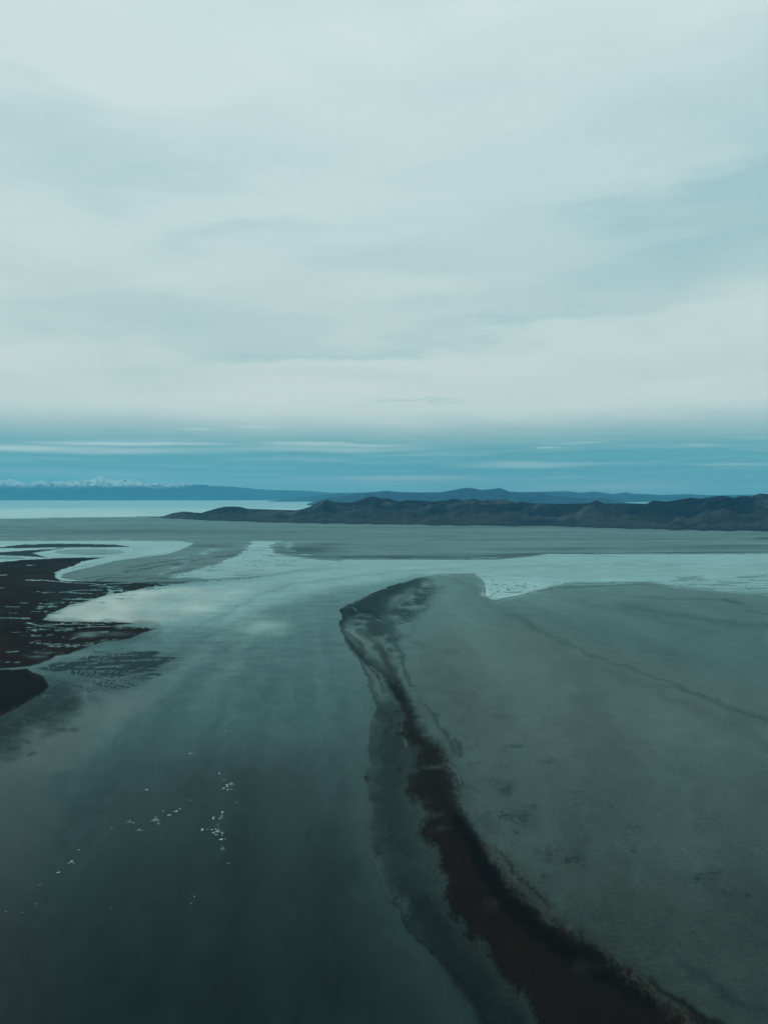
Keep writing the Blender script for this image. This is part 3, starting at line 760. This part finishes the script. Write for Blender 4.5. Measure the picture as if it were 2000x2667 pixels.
# ------------------------------------------------------------------ meshes
def grid_mesh(name, X, Y, Z, rows, cols, wrap=False):
    me = bpy.data.meshes.new(name)
    flip = wrap
    co = np.empty((rows * cols, 3), np.float32)
    co[:, 0], co[:, 1], co[:, 2] = X.ravel(), Y.ravel(), Z.ravel()
    c2 = cols if wrap else cols - 1
    r, c = np.meshgrid(np.arange(rows - 1), np.arange(c2), indexing='ij')
    c1 = (c + 1) % cols
    q = np.stack([r * cols + c, r * cols + c1, (r + 1) * cols + c1, (r + 1) * cols + c], -1).reshape(-1, 4)
    if flip:                       # rings run inward: turn the faces so that they look up
        q = q[:, ::-1].copy()
    me.vertices.add(rows * cols)
    me.vertices.foreach_set('co', co.ravel())
    n = q.shape[0]
    me.loops.add(n * 4)
    me.loops.foreach_set('vertex_index', q.ravel().astype(np.int32))
    me.polygons.add(n)
    me.polygons.foreach_set('loop_start', np.arange(0, n * 4, 4, dtype=np.int32))
    me.polygons.foreach_set('use_smooth', np.ones(n, bool))
    me.update(calc_edges=True)
    return me


def attr_col(me, name, rgb):
    a = me.attributes.new(name, 'FLOAT_COLOR', 'POINT')
    c = np.ones((len(me.vertices), 4), np.float32); c[:, :3] = rgb
    a.data.foreach_set('color', c.ravel())


def attr_f(me, name, v):
    a = me.attributes.new(name, 'FLOAT', 'POINT')
    a.data.foreach_set('value', v.astype(np.float32).ravel())


def link(name, me, mat, kind=None, label=None, cat=None, group=None, parent=None):
    o = bpy.data.objects.new(name, me)
    COL.objects.link(o)
    if mat is not None and not me.materials:
        me.materials.append(mat)
    for k, v in (('kind', kind), ('label', label), ('category', cat), ('group', group)):
        if v:
            o[k] = v
    o.parent = parent
    return o


# ------------------------------------------------------------------ materials
def new_mat(name):
    m = bpy.data.materials.new(name)
    m.use_nodes = True
    m.node_tree.nodes.clear()
    return m, m.node_tree.nodes, m.node_tree.links


def scale_col(n, l, col, f):
    m = N(n, 'ShaderNodeVectorMath', operation='SCALE')
    l.new(col, m.inputs[0]); l.new(f, m.inputs['Scale'])
    return m.outputs[0]


def wet_surface(name, col_attr, gloss_attr, ior, gloss_tint, rough, is_water):
    m, n, l = new_mat(name)
    out = N(n, 'ShaderNodeOutputMaterial')
    tc = N(n, 'ShaderNodeTexCoord')
    P = tc.outputs['Object']
    ac = N(n, 'ShaderNodeAttribute', attribute_name=col_attr)
    ag = N(n, 'ShaderNodeAttribute', attribute_name=gloss_attr)
    big = noise_node(n, l, P, 1 / 60.0, 5, .6)
    fine = noise_node(n, l, P, 1 / 5.0, 5, .62)
    mp = N(n, 'ShaderNodeMapping')
    mp.inputs['Rotation'].default_value = (0, 0, math.radians(20))
    mp.inputs['Scale'].default_value = (1, .22, 1)
    l.new(P, mp.inputs[0])
    streak = noise_node(n, l, mp.outputs[0], 1 / 12.0, 5, .6, .3)
    amp = .06 if is_water else .24
    v = mul(n, l, rerange(n, l, big, .3, .7, 1 - amp * .3, 1 + amp * .3), rerange(n, l, fine, .25, .75, 1 - amp, 1 + amp))
    v = mul(n, l, v, rerange(n, l, streak, .3, .7, 1 - amp * .3, 1 + amp * .3))
    dif = N(n, 'ShaderNodeBsdfDiffuse')
    l.new(scale_col(n, l, ac.outputs['Color'], v), dif.inputs['Color'])
    gl = N(n, 'ShaderNodeBsdfGlossy')
    gl.inputs['Color'].default_value = (*gloss_tint, 1)
    fr = N(n, 'ShaderNodeFresnel')
    fr.inputs['IOR'].default_value = ior
    if is_water:
        w1 = noise_node(n, l, P, 1 / 9.0, 4, .6)
        l.new(rerange(n, l, big, .3, .7, rough * .85, rough * 1.15), gl.inputs['Roughness'])
        bump = N(n, 'ShaderNodeBump')
        bump.inputs['Strength'].default_value = .5
        bump.inputs['Distance'].default_value = .25
        l.new(w1, bump.inputs['Height'])
        f = mul(n, l, fr.outputs[0], rerange(n, l, streak, .3, .7, .92, 1.05))
    else:
        gl.inputs['Roughness'].default_value = rough
        bump = N(n, 'ShaderNodeBump')
        bump.inputs['Strength'].default_value = .6
        bump.inputs['Distance'].default_value = .5
        l.new(fine, bump.inputs['Height'])
        l.new(bump.outputs[0], dif.inputs['Normal'])
        f = mul(n, l, fr.outputs[0], rerange(n, l, v, .6, 1.4, .8, 1.15))
    l.new(bump.outputs[0], gl.inputs['Normal'])
    f = mul(n, l, f, ag.outputs['Fac'])
    cl = N(n, 'ShaderNodeClamp'); l.new(f, cl.inputs[0])
    mx = N(n, 'ShaderNodeMixShader')
    l.new(cl.outputs[0], mx.inputs[0])
    l.new(dif.outputs[0], mx.inputs[1]); l.new(gl.outputs[0], mx.inputs[2])
    l.new(mx.outputs[0], out.inputs['Surface'])
    return m


mat_ground = wet_surface('wet_playa', 'tint', 'wet', 1.38, (.51, .79, .78), .45, False)
mat_water = wet_surface('brine_water', 'silt', 'calm', 1.333, (.56, .86, .86), .32, True)


# ------------------------------------------------------------------ ground and water
def axis():
    a = np.concatenate([np.arange(-700, -60, 9.0), np.arange(-60, 2060, 2.9), np.arange(2060, 2701, 9.0)])
    az = np.arctan((a - CX) / F)
    rest = np.linspace(az[-1], az[0] + 2 * math.pi, 90)[1:-1]
    return np.concatenate([az, rest])


def radii(step=1):
    dy = np.concatenate([np.arange(8.7, 330, 1.3), np.arange(330, 1500, 2.6)])[::step]
    dy = np.concatenate([dy, [1600, 1900, 2500, 4000, 9000, 60000]])
    return H * F / dy


def sheet(ra, az, name):
    R, T = np.meshgrid(ra, az, indexing='ij')
    return R * np.sin(T), R * np.cos(T)


az = axis()
ra = radii()
X, Y = sheet(ra, az, 'ground')
Mg = paint(Map(X.ravel(), Y.ravel()))
Z = np.clip(Mg.L, -1, 1) * .45
onland = sstep(.1, .9, Mg.L)
Z = Z + onland * (.12 + .25 * Mg.w1 + .12 * Mg.sp)
me = grid_mesh('ground', X, Y, Z, len(ra), len(az), wrap=True)
attr_col(me, 'tint', np.maximum(Mg.tint, .002)); attr_f(me, 'wet', Mg.wet)
link('ground', me, mat_ground, 'structure', 'grey playa flats and dark brown marsh around the shallow lake')

az2 = az[::2]
ra2 = radii(2)
X, Y = sheet(ra2, az2, 'water')
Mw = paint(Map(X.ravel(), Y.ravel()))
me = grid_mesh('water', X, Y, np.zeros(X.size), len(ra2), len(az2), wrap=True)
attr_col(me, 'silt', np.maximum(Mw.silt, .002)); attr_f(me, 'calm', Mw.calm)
link('water', me, mat_water, 'structure', 'shallow still lake water reflecting the pale sky')


# ------------------------------------------------------------------ hills and mountains
def relief_mat(name, attr, bump_d, sc):
    m, n, l = new_mat(name)
    out = N(n, 'ShaderNodeOutputMaterial')
    tc = N(n, 'ShaderNodeTexCoord')
    ac = N(n, 'ShaderNodeAttribute', attribute_name=attr)
    nz = noise_node(n, l, tc.outputs['Object'], sc, 6, .65)
    pr = N(n, 'ShaderNodeBsdfPrincipled')
    pr.inputs['Roughness'].default_value = .95
    pr.inputs['Specular IOR Level'].default_value = .1
    l.new(scale_col(n, l, ac.outputs['Color'], rerange(n, l, nz, .3, .7, .65, 1.35)), pr.inputs['Base Color'])
    b = N(n, 'ShaderNodeBump')
    b.inputs['Strength'].default_value = .8
    b.inputs['Distance'].default_value = bump_d
    l.new(nz, b.inputs['Height']); l.new(b.outputs[0], pr.inputs['Normal'])
    l.new(pr.outputs[0], out.inputs['Surface'])
    return m


def range_mesh(name, prof, x0, x1, step, base_d, depth, ridge_t, nd, mat, colour, seed, crag, fs, label, spiky=0.4):
    """a heightfield of real hills: prof = skyline (photo x, y) lifted to its true height at the range's distance"""
    px = np.arange(x0, x1 + step, step)
    prof = np.array(prof, float)
    sky_y = np.interp(px, prof[:, 0], prof[:, 1])
    bd = np.interp(px, *zip(*base_d)) if isinstance(base_d, list) else np.full(px.size, float(base_d))
    bd = bd * (1 + .045 * fbm(px / 60, px * 0 + 3.3, 4, seed + 5))
    depth = np.interp(px, *zip(*depth)) if isinstance(depth, list) else np.full(px.size, float(depth))
    sky_y = sky_y + spiky * fbm(px / 26, px * 0 + seed, 4, seed + 3, .6) * (sstep(700, 450, px) if spiky > 1 else 1)
    t = np.linspace(0, 1, nd)
    T, PX = np.meshgrid(t, px, indexing='ij')
    D = bd[None, :] + T * depth[None, :]              # distance along the view axis
    Xw = (PX - CX) / F * D
    # body: fans at the foot, steep above, falling off behind
    rise = sstep(0, ridge_t, T) * .75 + .25 * np.clip(T / ridge_t, 0, 1)
    fall = 1 - sstep(ridge_t, 1.0, T)
    body = np.where(T < ridge_t, rise, fall)
    n1 = fbm(Xw / fs, D / fs, 6, seed, .5, ridged=True)
    n2 = fbm(Xw / (fs * 2.6), D / (fs * 2.6), 4, seed + 9)
    env = np.sqrt(np.clip(body, 0, 1)) * np.clip(T / (ridge_t * .35), 0, 1) ** 1.2
    hgt = body * (1 + .45 * n2) + crag * env * (n1 - .25)
    hgt = np.maximum(hgt, body * .12)
    zr = H + (YH - sky_y) / F * (bd + ridge_t * depth)       # ridge height wanted
    # match the skyline column by column (smoothed)
    Zw = hgt * np.maximum(zr, 5)[None, :]
    for it in range(6):
        ang = (Zw - H) / D
        k = ang.argmax(0)
        top = Zw[k, np.arange(px.size)]
        want = H + (YH - sky_y) / F * D[k, np.arange(px.size)]
        ratio = np.maximum(want, 3) / np.maximum(top, 3)
        ratio = np.convolve(np.pad(ratio, 2, mode='edge'), [.15, .2, .3, .2, .15], 'valid')
        Zw = Zw * ratio[None, :]
    # foot sinks under the flats
    Zw = Zw - 3.0 * (1 - sstep(0, .06, T)) - 3.0 * sstep(.94, 1, T)
    me = grid_mesh(name, Xw, D, Zw, nd, px.size)
    attr_col(me, 'rock_haze', colour(Xw.ravel(), D.ravel(), Zw.ravel(), T.ravel(), n1.ravel(), n2.ravel()))
    return link(name, me, mat, 'structure', label)


island = [(395, 1351), (407, 1350), (430, 1343), (447, 1337), (477, 1332), (500, 1334), (523, 1336), (553, 1327), (582, 1320), (605, 1319), (625, 1320), (645, 1325), (676, 1326),
          (769, 1329), (790, 1325), (807, 1320), (836, 1304), (849, 1301), (858, 1303), (870, 1308), (912, 1309), (950, 1297), (971, 1292), (992, 1298), (1013, 1298), (1039, 1306),
          (1056, 1303), (1081, 1303), (1127, 1306), (1165, 1303), (1182, 1298), (1208, 1304), (1233, 1299), (1254, 1304), (1300, 1301), (1313, 1300),
          (1338, 1308), (1359, 1306), (1384, 1311), (1469, 1312), (1536, 1310), (1553, 1303), (1574, 1311), (1684, 1312), (1701, 1303), (1735, 1307),
          (1798, 1296), (1823, 1299), (1857, 1293), (1886, 1291), (1912, 1296), (1933, 1291), (1958, 1293), (1979, 1285), (2000, 1287), (2080, 1280),
          (2180, 1290), (2350, 1284), (2600, 1300), (2900, 1335), (3000, 1350)]
BASE = [(px, H * F / (y - YH)) for px, y in [(380, 1349), (450, 1352), (560, 1357), (786, 1363), (1030, 1367), (1148, 1369), (1427, 1371), (1595, 1377),
                                             (1806, 1382), (2000, 1385), (2600, 1392), (3000, 1395)]]


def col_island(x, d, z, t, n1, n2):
    c = np.tile(np.array([.003, .009, .026]), (x.size, 1))  # dark slate base with the blue of the haze painted in
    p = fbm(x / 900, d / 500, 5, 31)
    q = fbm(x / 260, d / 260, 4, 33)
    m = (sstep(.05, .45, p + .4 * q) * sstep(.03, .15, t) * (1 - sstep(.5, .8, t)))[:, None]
    c += (np.array([.050, .062, .070]) - c) * m * .75  # sunlit patches painted into the hill colour
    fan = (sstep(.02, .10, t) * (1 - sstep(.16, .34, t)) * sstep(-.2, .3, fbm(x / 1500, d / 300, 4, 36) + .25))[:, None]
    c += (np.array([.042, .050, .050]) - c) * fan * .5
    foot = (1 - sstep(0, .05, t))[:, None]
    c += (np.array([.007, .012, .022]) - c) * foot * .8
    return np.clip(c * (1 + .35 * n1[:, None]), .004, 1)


mat_rock = relief_mat('dark_rock', 'rock_haze', 12, 1 / 90.0)
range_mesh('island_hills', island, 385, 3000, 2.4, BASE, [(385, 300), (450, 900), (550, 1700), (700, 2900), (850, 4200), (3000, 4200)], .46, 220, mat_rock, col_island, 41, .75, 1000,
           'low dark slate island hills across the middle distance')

mid = [(800, 1312), (853, 1297), (916, 1287), (960, 1283), (1009, 1278), (1043, 1282), (1085, 1283.5), (1148, 1282), (1186, 1275), (1205, 1271.5), (1220, 1270), (1254, 1275.5), (1280, 1274), (1300, 1271),
       (1312, 1274), (1325, 1280), (1363, 1282), (1405, 1281), (1427, 1286), (1443, 1293), (1460, 1290.5), (1502, 1296), (1570, 1297), (1604, 1303), (1638, 1310), (1700, 1314)]


def col_haze_blue(x, d, z, t, n1, n2):
    c = np.tile(np.array([.012, .030, .075]), (x.size, 1))  # haze blue put into the rock colour, besides the haze volume
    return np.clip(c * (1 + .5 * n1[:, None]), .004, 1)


mat_far = relief_mat('far_rock_haze', 'rock_haze', 30, 1 / 400.0)
range_mesh('blue_hills', mid, 800, 1700, 2.6, 30500, 6000, .5, 60, mat_far, col_haze_blue, 51, .6, 1500,
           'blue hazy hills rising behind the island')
pale = [(700, 1306), (860, 1286), (930, 1283), (985, 1280.5), (1100, 1282), (1250, 1284), (1418, 1280.5), (1477, 1279), (1511, 1283), (1553, 1280), (1595, 1287),
        (1629, 1282), (1650, 1286), (1680, 1286.5), (1722, 1289), (1794, 1286.5), (1849, 1290), (1950, 1288), (2100, 1284), (2400, 1290), (2700, 1304)]
range_mesh('pale_hills', pale, 700, 2700, 4, 47000, 7000, .5, 50, mat_far, col_haze_blue, 61, .3, 2500,
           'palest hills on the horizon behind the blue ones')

snowy = [(-1300, 1300), (-900, 1262), (-500, 1250), (-200, 1255), (0, 1251), (25, 1248), (50, 1252), (76, 1257), (110, 1250), (140, 1255), (181, 1253), (211, 1248.5), (236, 1247), (266, 1241), (287, 1249),
         (329, 1248), (359, 1253), (380, 1260), (413, 1256.5), (439, 1260), (485, 1258.5), (502, 1258.5), (527, 1264), (590, 1266.5), (633, 1270), (675, 1273.5), (705, 1276),
         (790, 1277.5), (853, 1282.5), (958, 1284), (1100, 1290), (1300, 1300)]


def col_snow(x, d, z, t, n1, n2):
    c = np.tile(np.array([.018, .070, .140]), (x.size, 1))  # bare slopes coloured with the blue of distant haze
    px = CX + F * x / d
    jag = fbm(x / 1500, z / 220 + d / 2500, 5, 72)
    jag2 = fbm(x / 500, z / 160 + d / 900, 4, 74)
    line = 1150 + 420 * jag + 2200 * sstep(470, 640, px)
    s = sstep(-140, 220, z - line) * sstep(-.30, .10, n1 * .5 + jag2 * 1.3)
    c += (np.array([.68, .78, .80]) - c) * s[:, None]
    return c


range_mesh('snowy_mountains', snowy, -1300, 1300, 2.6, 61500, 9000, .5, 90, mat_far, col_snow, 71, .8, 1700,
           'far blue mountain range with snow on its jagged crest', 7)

# ------------------------------------------------------------------ haze
def build_haze():
    me = bpy.data.meshes.new('haze')
    s, z0, z1 = 96000.0, -4.5, 2600.0
    v = [(a, b, c) for c in (z0, z1) for a, b in ((-s, -s), (s, -s), (s, s), (-s, s))]
    f = [(3, 2, 1, 0), (4, 5, 6, 7), (0, 1, 5, 4), (1, 2, 6, 5), (2, 3, 7, 6), (3, 0, 4, 7)]
    me.from_pydata(v, [], f)
    m, n, l = new_mat('haze_air')
    out = N(n, 'ShaderNodeOutputMaterial')
    pv = N(n, 'ShaderNodeVolumePrincipled')
    pv.inputs['Color'].default_value = (.15, .63, .88, 1)
    pv.inputs['Density'].default_value = 1.0 / 70000
    pv.inputs['Anisotropy'].default_value = 0.0
    l.new(pv.outputs[0], out.inputs['Volume'])
    o = link('haze', me, m, 'stuff', 'thin blue haze lying over the lake and flats')
    return o
build_haze()

# ------------------------------------------------------------------ ice floes
def ice_mat(name, dark, pale):
    m, n, l = new_mat(name)
    out = N(n, 'ShaderNodeOutputMaterial')
    tc = N(n, 'ShaderNodeTexCoord')
    nz = noise_node(n, l, tc.outputs['Object'], .9, 4, .6)
    pr = N(n, 'ShaderNodeBsdfPrincipled')
    cr = N(n, 'ShaderNodeValToRGB')
    cr.color_ramp.elements[0].position = .35; cr.color_ramp.elements[0].color = (*dark, 1)
    cr.color_ramp.elements[1].position = .6; cr.color_ramp.elements[1].color = (*pale, 1)
    l.new(nz, cr.inputs[0]); l.new(cr.outputs[0], pr.inputs['Base Color'])
    pr.inputs['Roughness'].default_value = .5
    l.new(pr.outputs[0], out.inputs['Surface'])
    return m


MI = ice_mat('pale_ice', (.12, .22, .24), (.50, .64, .65))
MD = ice_mat('grey_ice', (.05, .10, .11), (.20, .30, .31))


def floe_mesh(rnd, length, width, verts=11, thick=.25):
    """a cracked slab with an uneven outline, rim and slightly domed top"""
    v, f = [], []
    rr = [rnd.uniform(.35, 1.25) for _ in range(verts)]
    for ring, (s, z) in enumerate([(1.0, -.12), (1.0, thick * .6), (.8, thick)]):
        for k in range(verts):
            a = 2 * math.pi * k / verts
            v.append((math.cos(a) * length / 2 * rr[k] * s, math.sin(a) * width / 2 * rr[k] * s, z + (rnd.uniform(-.05, .05) if ring else 0)))
    v.append((rnd.uniform(-.1, .1), 0, thick * 1.25))
    c = len(v) - 1
    for ring in range(2):
        for k in range(verts):
            a, b = ring * verts + k, ring * verts + (k + 1) % verts
            f.append((a, b, b + verts, a + verts))
    for k in range(verts):
        f.append((2 * verts + k, 2 * verts + (k + 1) % verts, c))
    me = bpy.data.meshes.new('ice_floe')
    me.from_pydata(v, [], f)
    return me


def C4(x, y):
    return (400 + x * .19, 1880 + y * .19)


def CL(x, y):
    return (x * .422, 1850 + y * .422)


# (photo point, length px, width px, turn deg, label)
FLOES = [
    (C4(985, 128), 6, 2.5, 0, 'lone thin white ice floe, farthest out in the open lake'),
    (C4(495, 438), 5, 3, 60, 'small ice floe alone in the dark water, left of the far open stretch'),
    (C4(585, 440), 6, 1.6, -40, 'faint sliver of ice just right of a small lone floe'),
    (C4(898, 710), 8, 2, 40, 'narrow slanting ice floe at the head of the ice trail'),
    (C4(970, 800), 12, 1.4, 45, 'long thin ice strip leading down to the upper cluster'),
    (C4(1003, 868), 7, 4, 0, 'pale ice lump at the top of the upper cluster'),
    (C4(1005, 892), 8, 2, 0, 'bowed ice strip in the middle of the upper cluster'),
    (C4(960, 915), 8, 3, 35, 'bright slanting floe at the left of the upper cluster'),
    (C4(1010, 937), 7, 4, 0, 'bright round floe at the bottom of the upper cluster'),
    (C4(1072, 850), 10, 4, -20, 'dull grey ice patch at the right of the upper cluster'),
    (C4(500, 1080), 6, 3, -30, 'speck of ice between the two upper ice clusters'),
    (C4(1130, 1112), 4, 3, -60, 'solitary ice speck right of the main ice cluster'),
    (C4(130, 1232), 6, 2.6, -25, 'small ice floe just above the grey slush ring'),
    (C4(310, 1230), 11, 4, -15, 'brightest floe of the slanting line beside the slush ring'),
    (C4(360, 1198), 6, 3, -50, 'small floe at the upper end of the slanting line'),
    (C4(216, 1283), 9, 3, -25, 'slanting floe at the lower end of the line beside the slush ring'),
    (C4(60, 1398), 9, 3.4, -5, 'bright floe at the foot of the grey slush ring'),
    (C4(62, 1414), 6, 2, -20, 'thin floe tucked under the bright one at the foot of the slush ring'),
    (C4(4, 1356), 6, 4, 30, 'pale floe on the left rim of the grey slush ring'),
    (C4(818, 1322), 4, 9, 0, 'upright curved floe above the big left piece of the main cluster'),
    (C4(942, 1246), 7, 6, 0, 'broken floe at the top of the main ice cluster'),
    (C4(926, 1300), 5, 3.6, 0, 'small dull floe under the top of the main cluster'),
    (C4(910, 1333), 7, 2.4, 0, 'flat little floe right of the upright curved one'),
    (C4(672, 1482), 12, 8, 0, 'largest white floe, at the left end of the main cluster'),
    (C4(738, 1478), 8, 2.2, -8, 'thin tail of ice pointing right from the largest floe'),
    (C4(800, 1485), 7, 2.6, -15, 'slim floe just right of the largest floe\'s tail'),
    (C4(848, 1475), 3.4, 4, 0, 'short upright ice chip in the heart of the main cluster'),
    (C4(880, 1506), 8, 4.4, 0, 'ragged floe in the heart of the main cluster'),
    (C4(815, 1526), 7, 3.6, 10, 'rounded floe at the lower left of the main cluster'),
    (C4(860, 1553), 8, 2.2, 0, 'flat ice bar at the bottom middle of the main cluster'),
    (C4(942, 1528), 8, 2.2, 0, 'flat ice bar at the right edge of the main cluster'),
    (C4(940, 1555), 3, 4, -20, 'tiny upright chip under the right-hand ice bar'),
    (C4(928, 1618), 10, 4.6, 0, 'bright floe lying below the main cluster'),
    (C4(975, 1610), 8, 1.6, -20, 'thin ice tail right of the bright floe below the main cluster'),
    (C4(945, 1755), 6, 3, 0, 'dull ice patch well below the main cluster'),
    (C4(1000, 1940), 5, 2.2, 0, 'lone ice speck in the dark water below all the clusters'),
    (CL(825, 697), 9, 2.4, -35, 'slanting floe left of the grey slush ring'),
    (CL(692, 730), 4, 3, 0, 'round ice speck at the far left of the slush patches'),
    (CL(860, 738), 7, 4, 0, 'grey ice lump between the slush ring and the slanting floe'),
    (CL(905, 492), 8, 2.4, -25, 'slanting floe alone in the water above the slush ring'),
    (CL(484, 864), 6, 2.6, -40, 'small floe at the top of the left-hand ice trail'),
    (CL(442, 935), 9, 4, -40, 'ragged floe in the middle of the left-hand ice trail'),
    (CL(420, 950), 6, 2, -35, 'thin floe just below the ragged one of the left-hand trail'),
    (CL(358, 1003), 10, 3, -25, 'bright floe at the bottom of the left-hand ice trail'),
    (CL(222, 1198), 4, 3.4, -30, 'single bright ice speck near the lower left edge of the lake'),
    (CL(245, 1080), 5, 2.2, -40, 'faint ice sliver between the left trail and the bright speck'),
    (CL(1200, 1152), 3, 4.6, -20, 'small upright floe in the dark lower water'),
    (CL(1180, 1196), 4, 3, 0, 'ice speck just below the small upright floe'),
    (CL(685, 1225), 4, 3, -30, 'faint ice speck in the dark lower middle of the lake'),
    (CL(38, 1245), 10, 3, -25, 'dull ice streak at the lower left edge of the lake'),
    (CL(135, 1250), 5, 2.2, -20, 'faint ice sliver right of the dull edge streak'),
]
for k, ((x, y), lp, wp, turn, lab) in enumerate(FLOES):
    rnd = random.Random(100 + k)
    gx, gy = px_ground(x, y)
    mpp = gy / F                                   # metres per photo pixel across the view
    vpp = mpp * gy / H                             # and along the ground, down the view
    me = floe_mesh(rnd, lp * mpp, wp * vpp * .9)
    dull = any(w in lab for w in ('faint', 'dull', 'speck', 'grey', 'thin', 'long', 'farthest'))
    me.materials.append(MD if dull else MI)
    o = bpy.data.objects.new('ice_floe', me)
    COL.objects.link(o)
    o.location = (gx, gy, 0.0)
    o.rotation_euler = (0, 0, math.radians(-turn))
    o['label'] = lab; o['category'] = 'ice floe'; o['group'] = 'ice floes drifting on the lake'

# loose slush round the floes: countless crumbs, one object
def slush():
    rnd = random.Random(5)
    v, f = [], []
    rings = [(C4(30, 1345), 14, 9, 330), (C4(1060, 858), 13, 7, 180), (CL(800, 690), 14, 5, 110), (C4(880, 1500), 14, 9, 170), (C4(945, 1740), 9, 8, 60),
             (C4(940, 1300), 7, 12, 70), (CL(440, 940), 12, 8, 60), (CL(860, 742), 18, 3, 70), (C4(1060, 930), 12, 2, 40), (C4(1040, 1945), 5, 2, 14),
             (C4(880, 1420), 8, 5, 26), (CL(1190, 265), 14, 3, 20)]
    for (x, y), rx, ry, cnt in rings:
        for _ in range(cnt):
            a = rnd.uniform(0, 2 * math.pi); q = math.sqrt(rnd.random()) * (.6 + .4 * math.sin(3 * a))
            gx, gy = px_ground(x + rx * q * math.cos(a) + rnd.gauss(0, .8), y + ry * q * math.sin(a) + rnd.gauss(0, .5))
            s = rnd.uniform(.14, .46); n = 5; b = len(v)
            for k in range(n):
                t = 2 * math.pi * k / n
                v.append((gx + math.cos(t) * s * rnd.uniform(.6, 1.5), gy + math.sin(t) * s * rnd.uniform(.6, 1.5), .0))
            v.append((gx, gy, .12))
            for k in range(n):
                f.append((b + k, b + (k + 1) % n, b + n))
    me = bpy.data.meshes.new('slush')
    me.from_pydata(v, [], f)
    link('slush', me, MD, 'stuff', 'loose grey slush and ice crumbs around the floes')
slush()
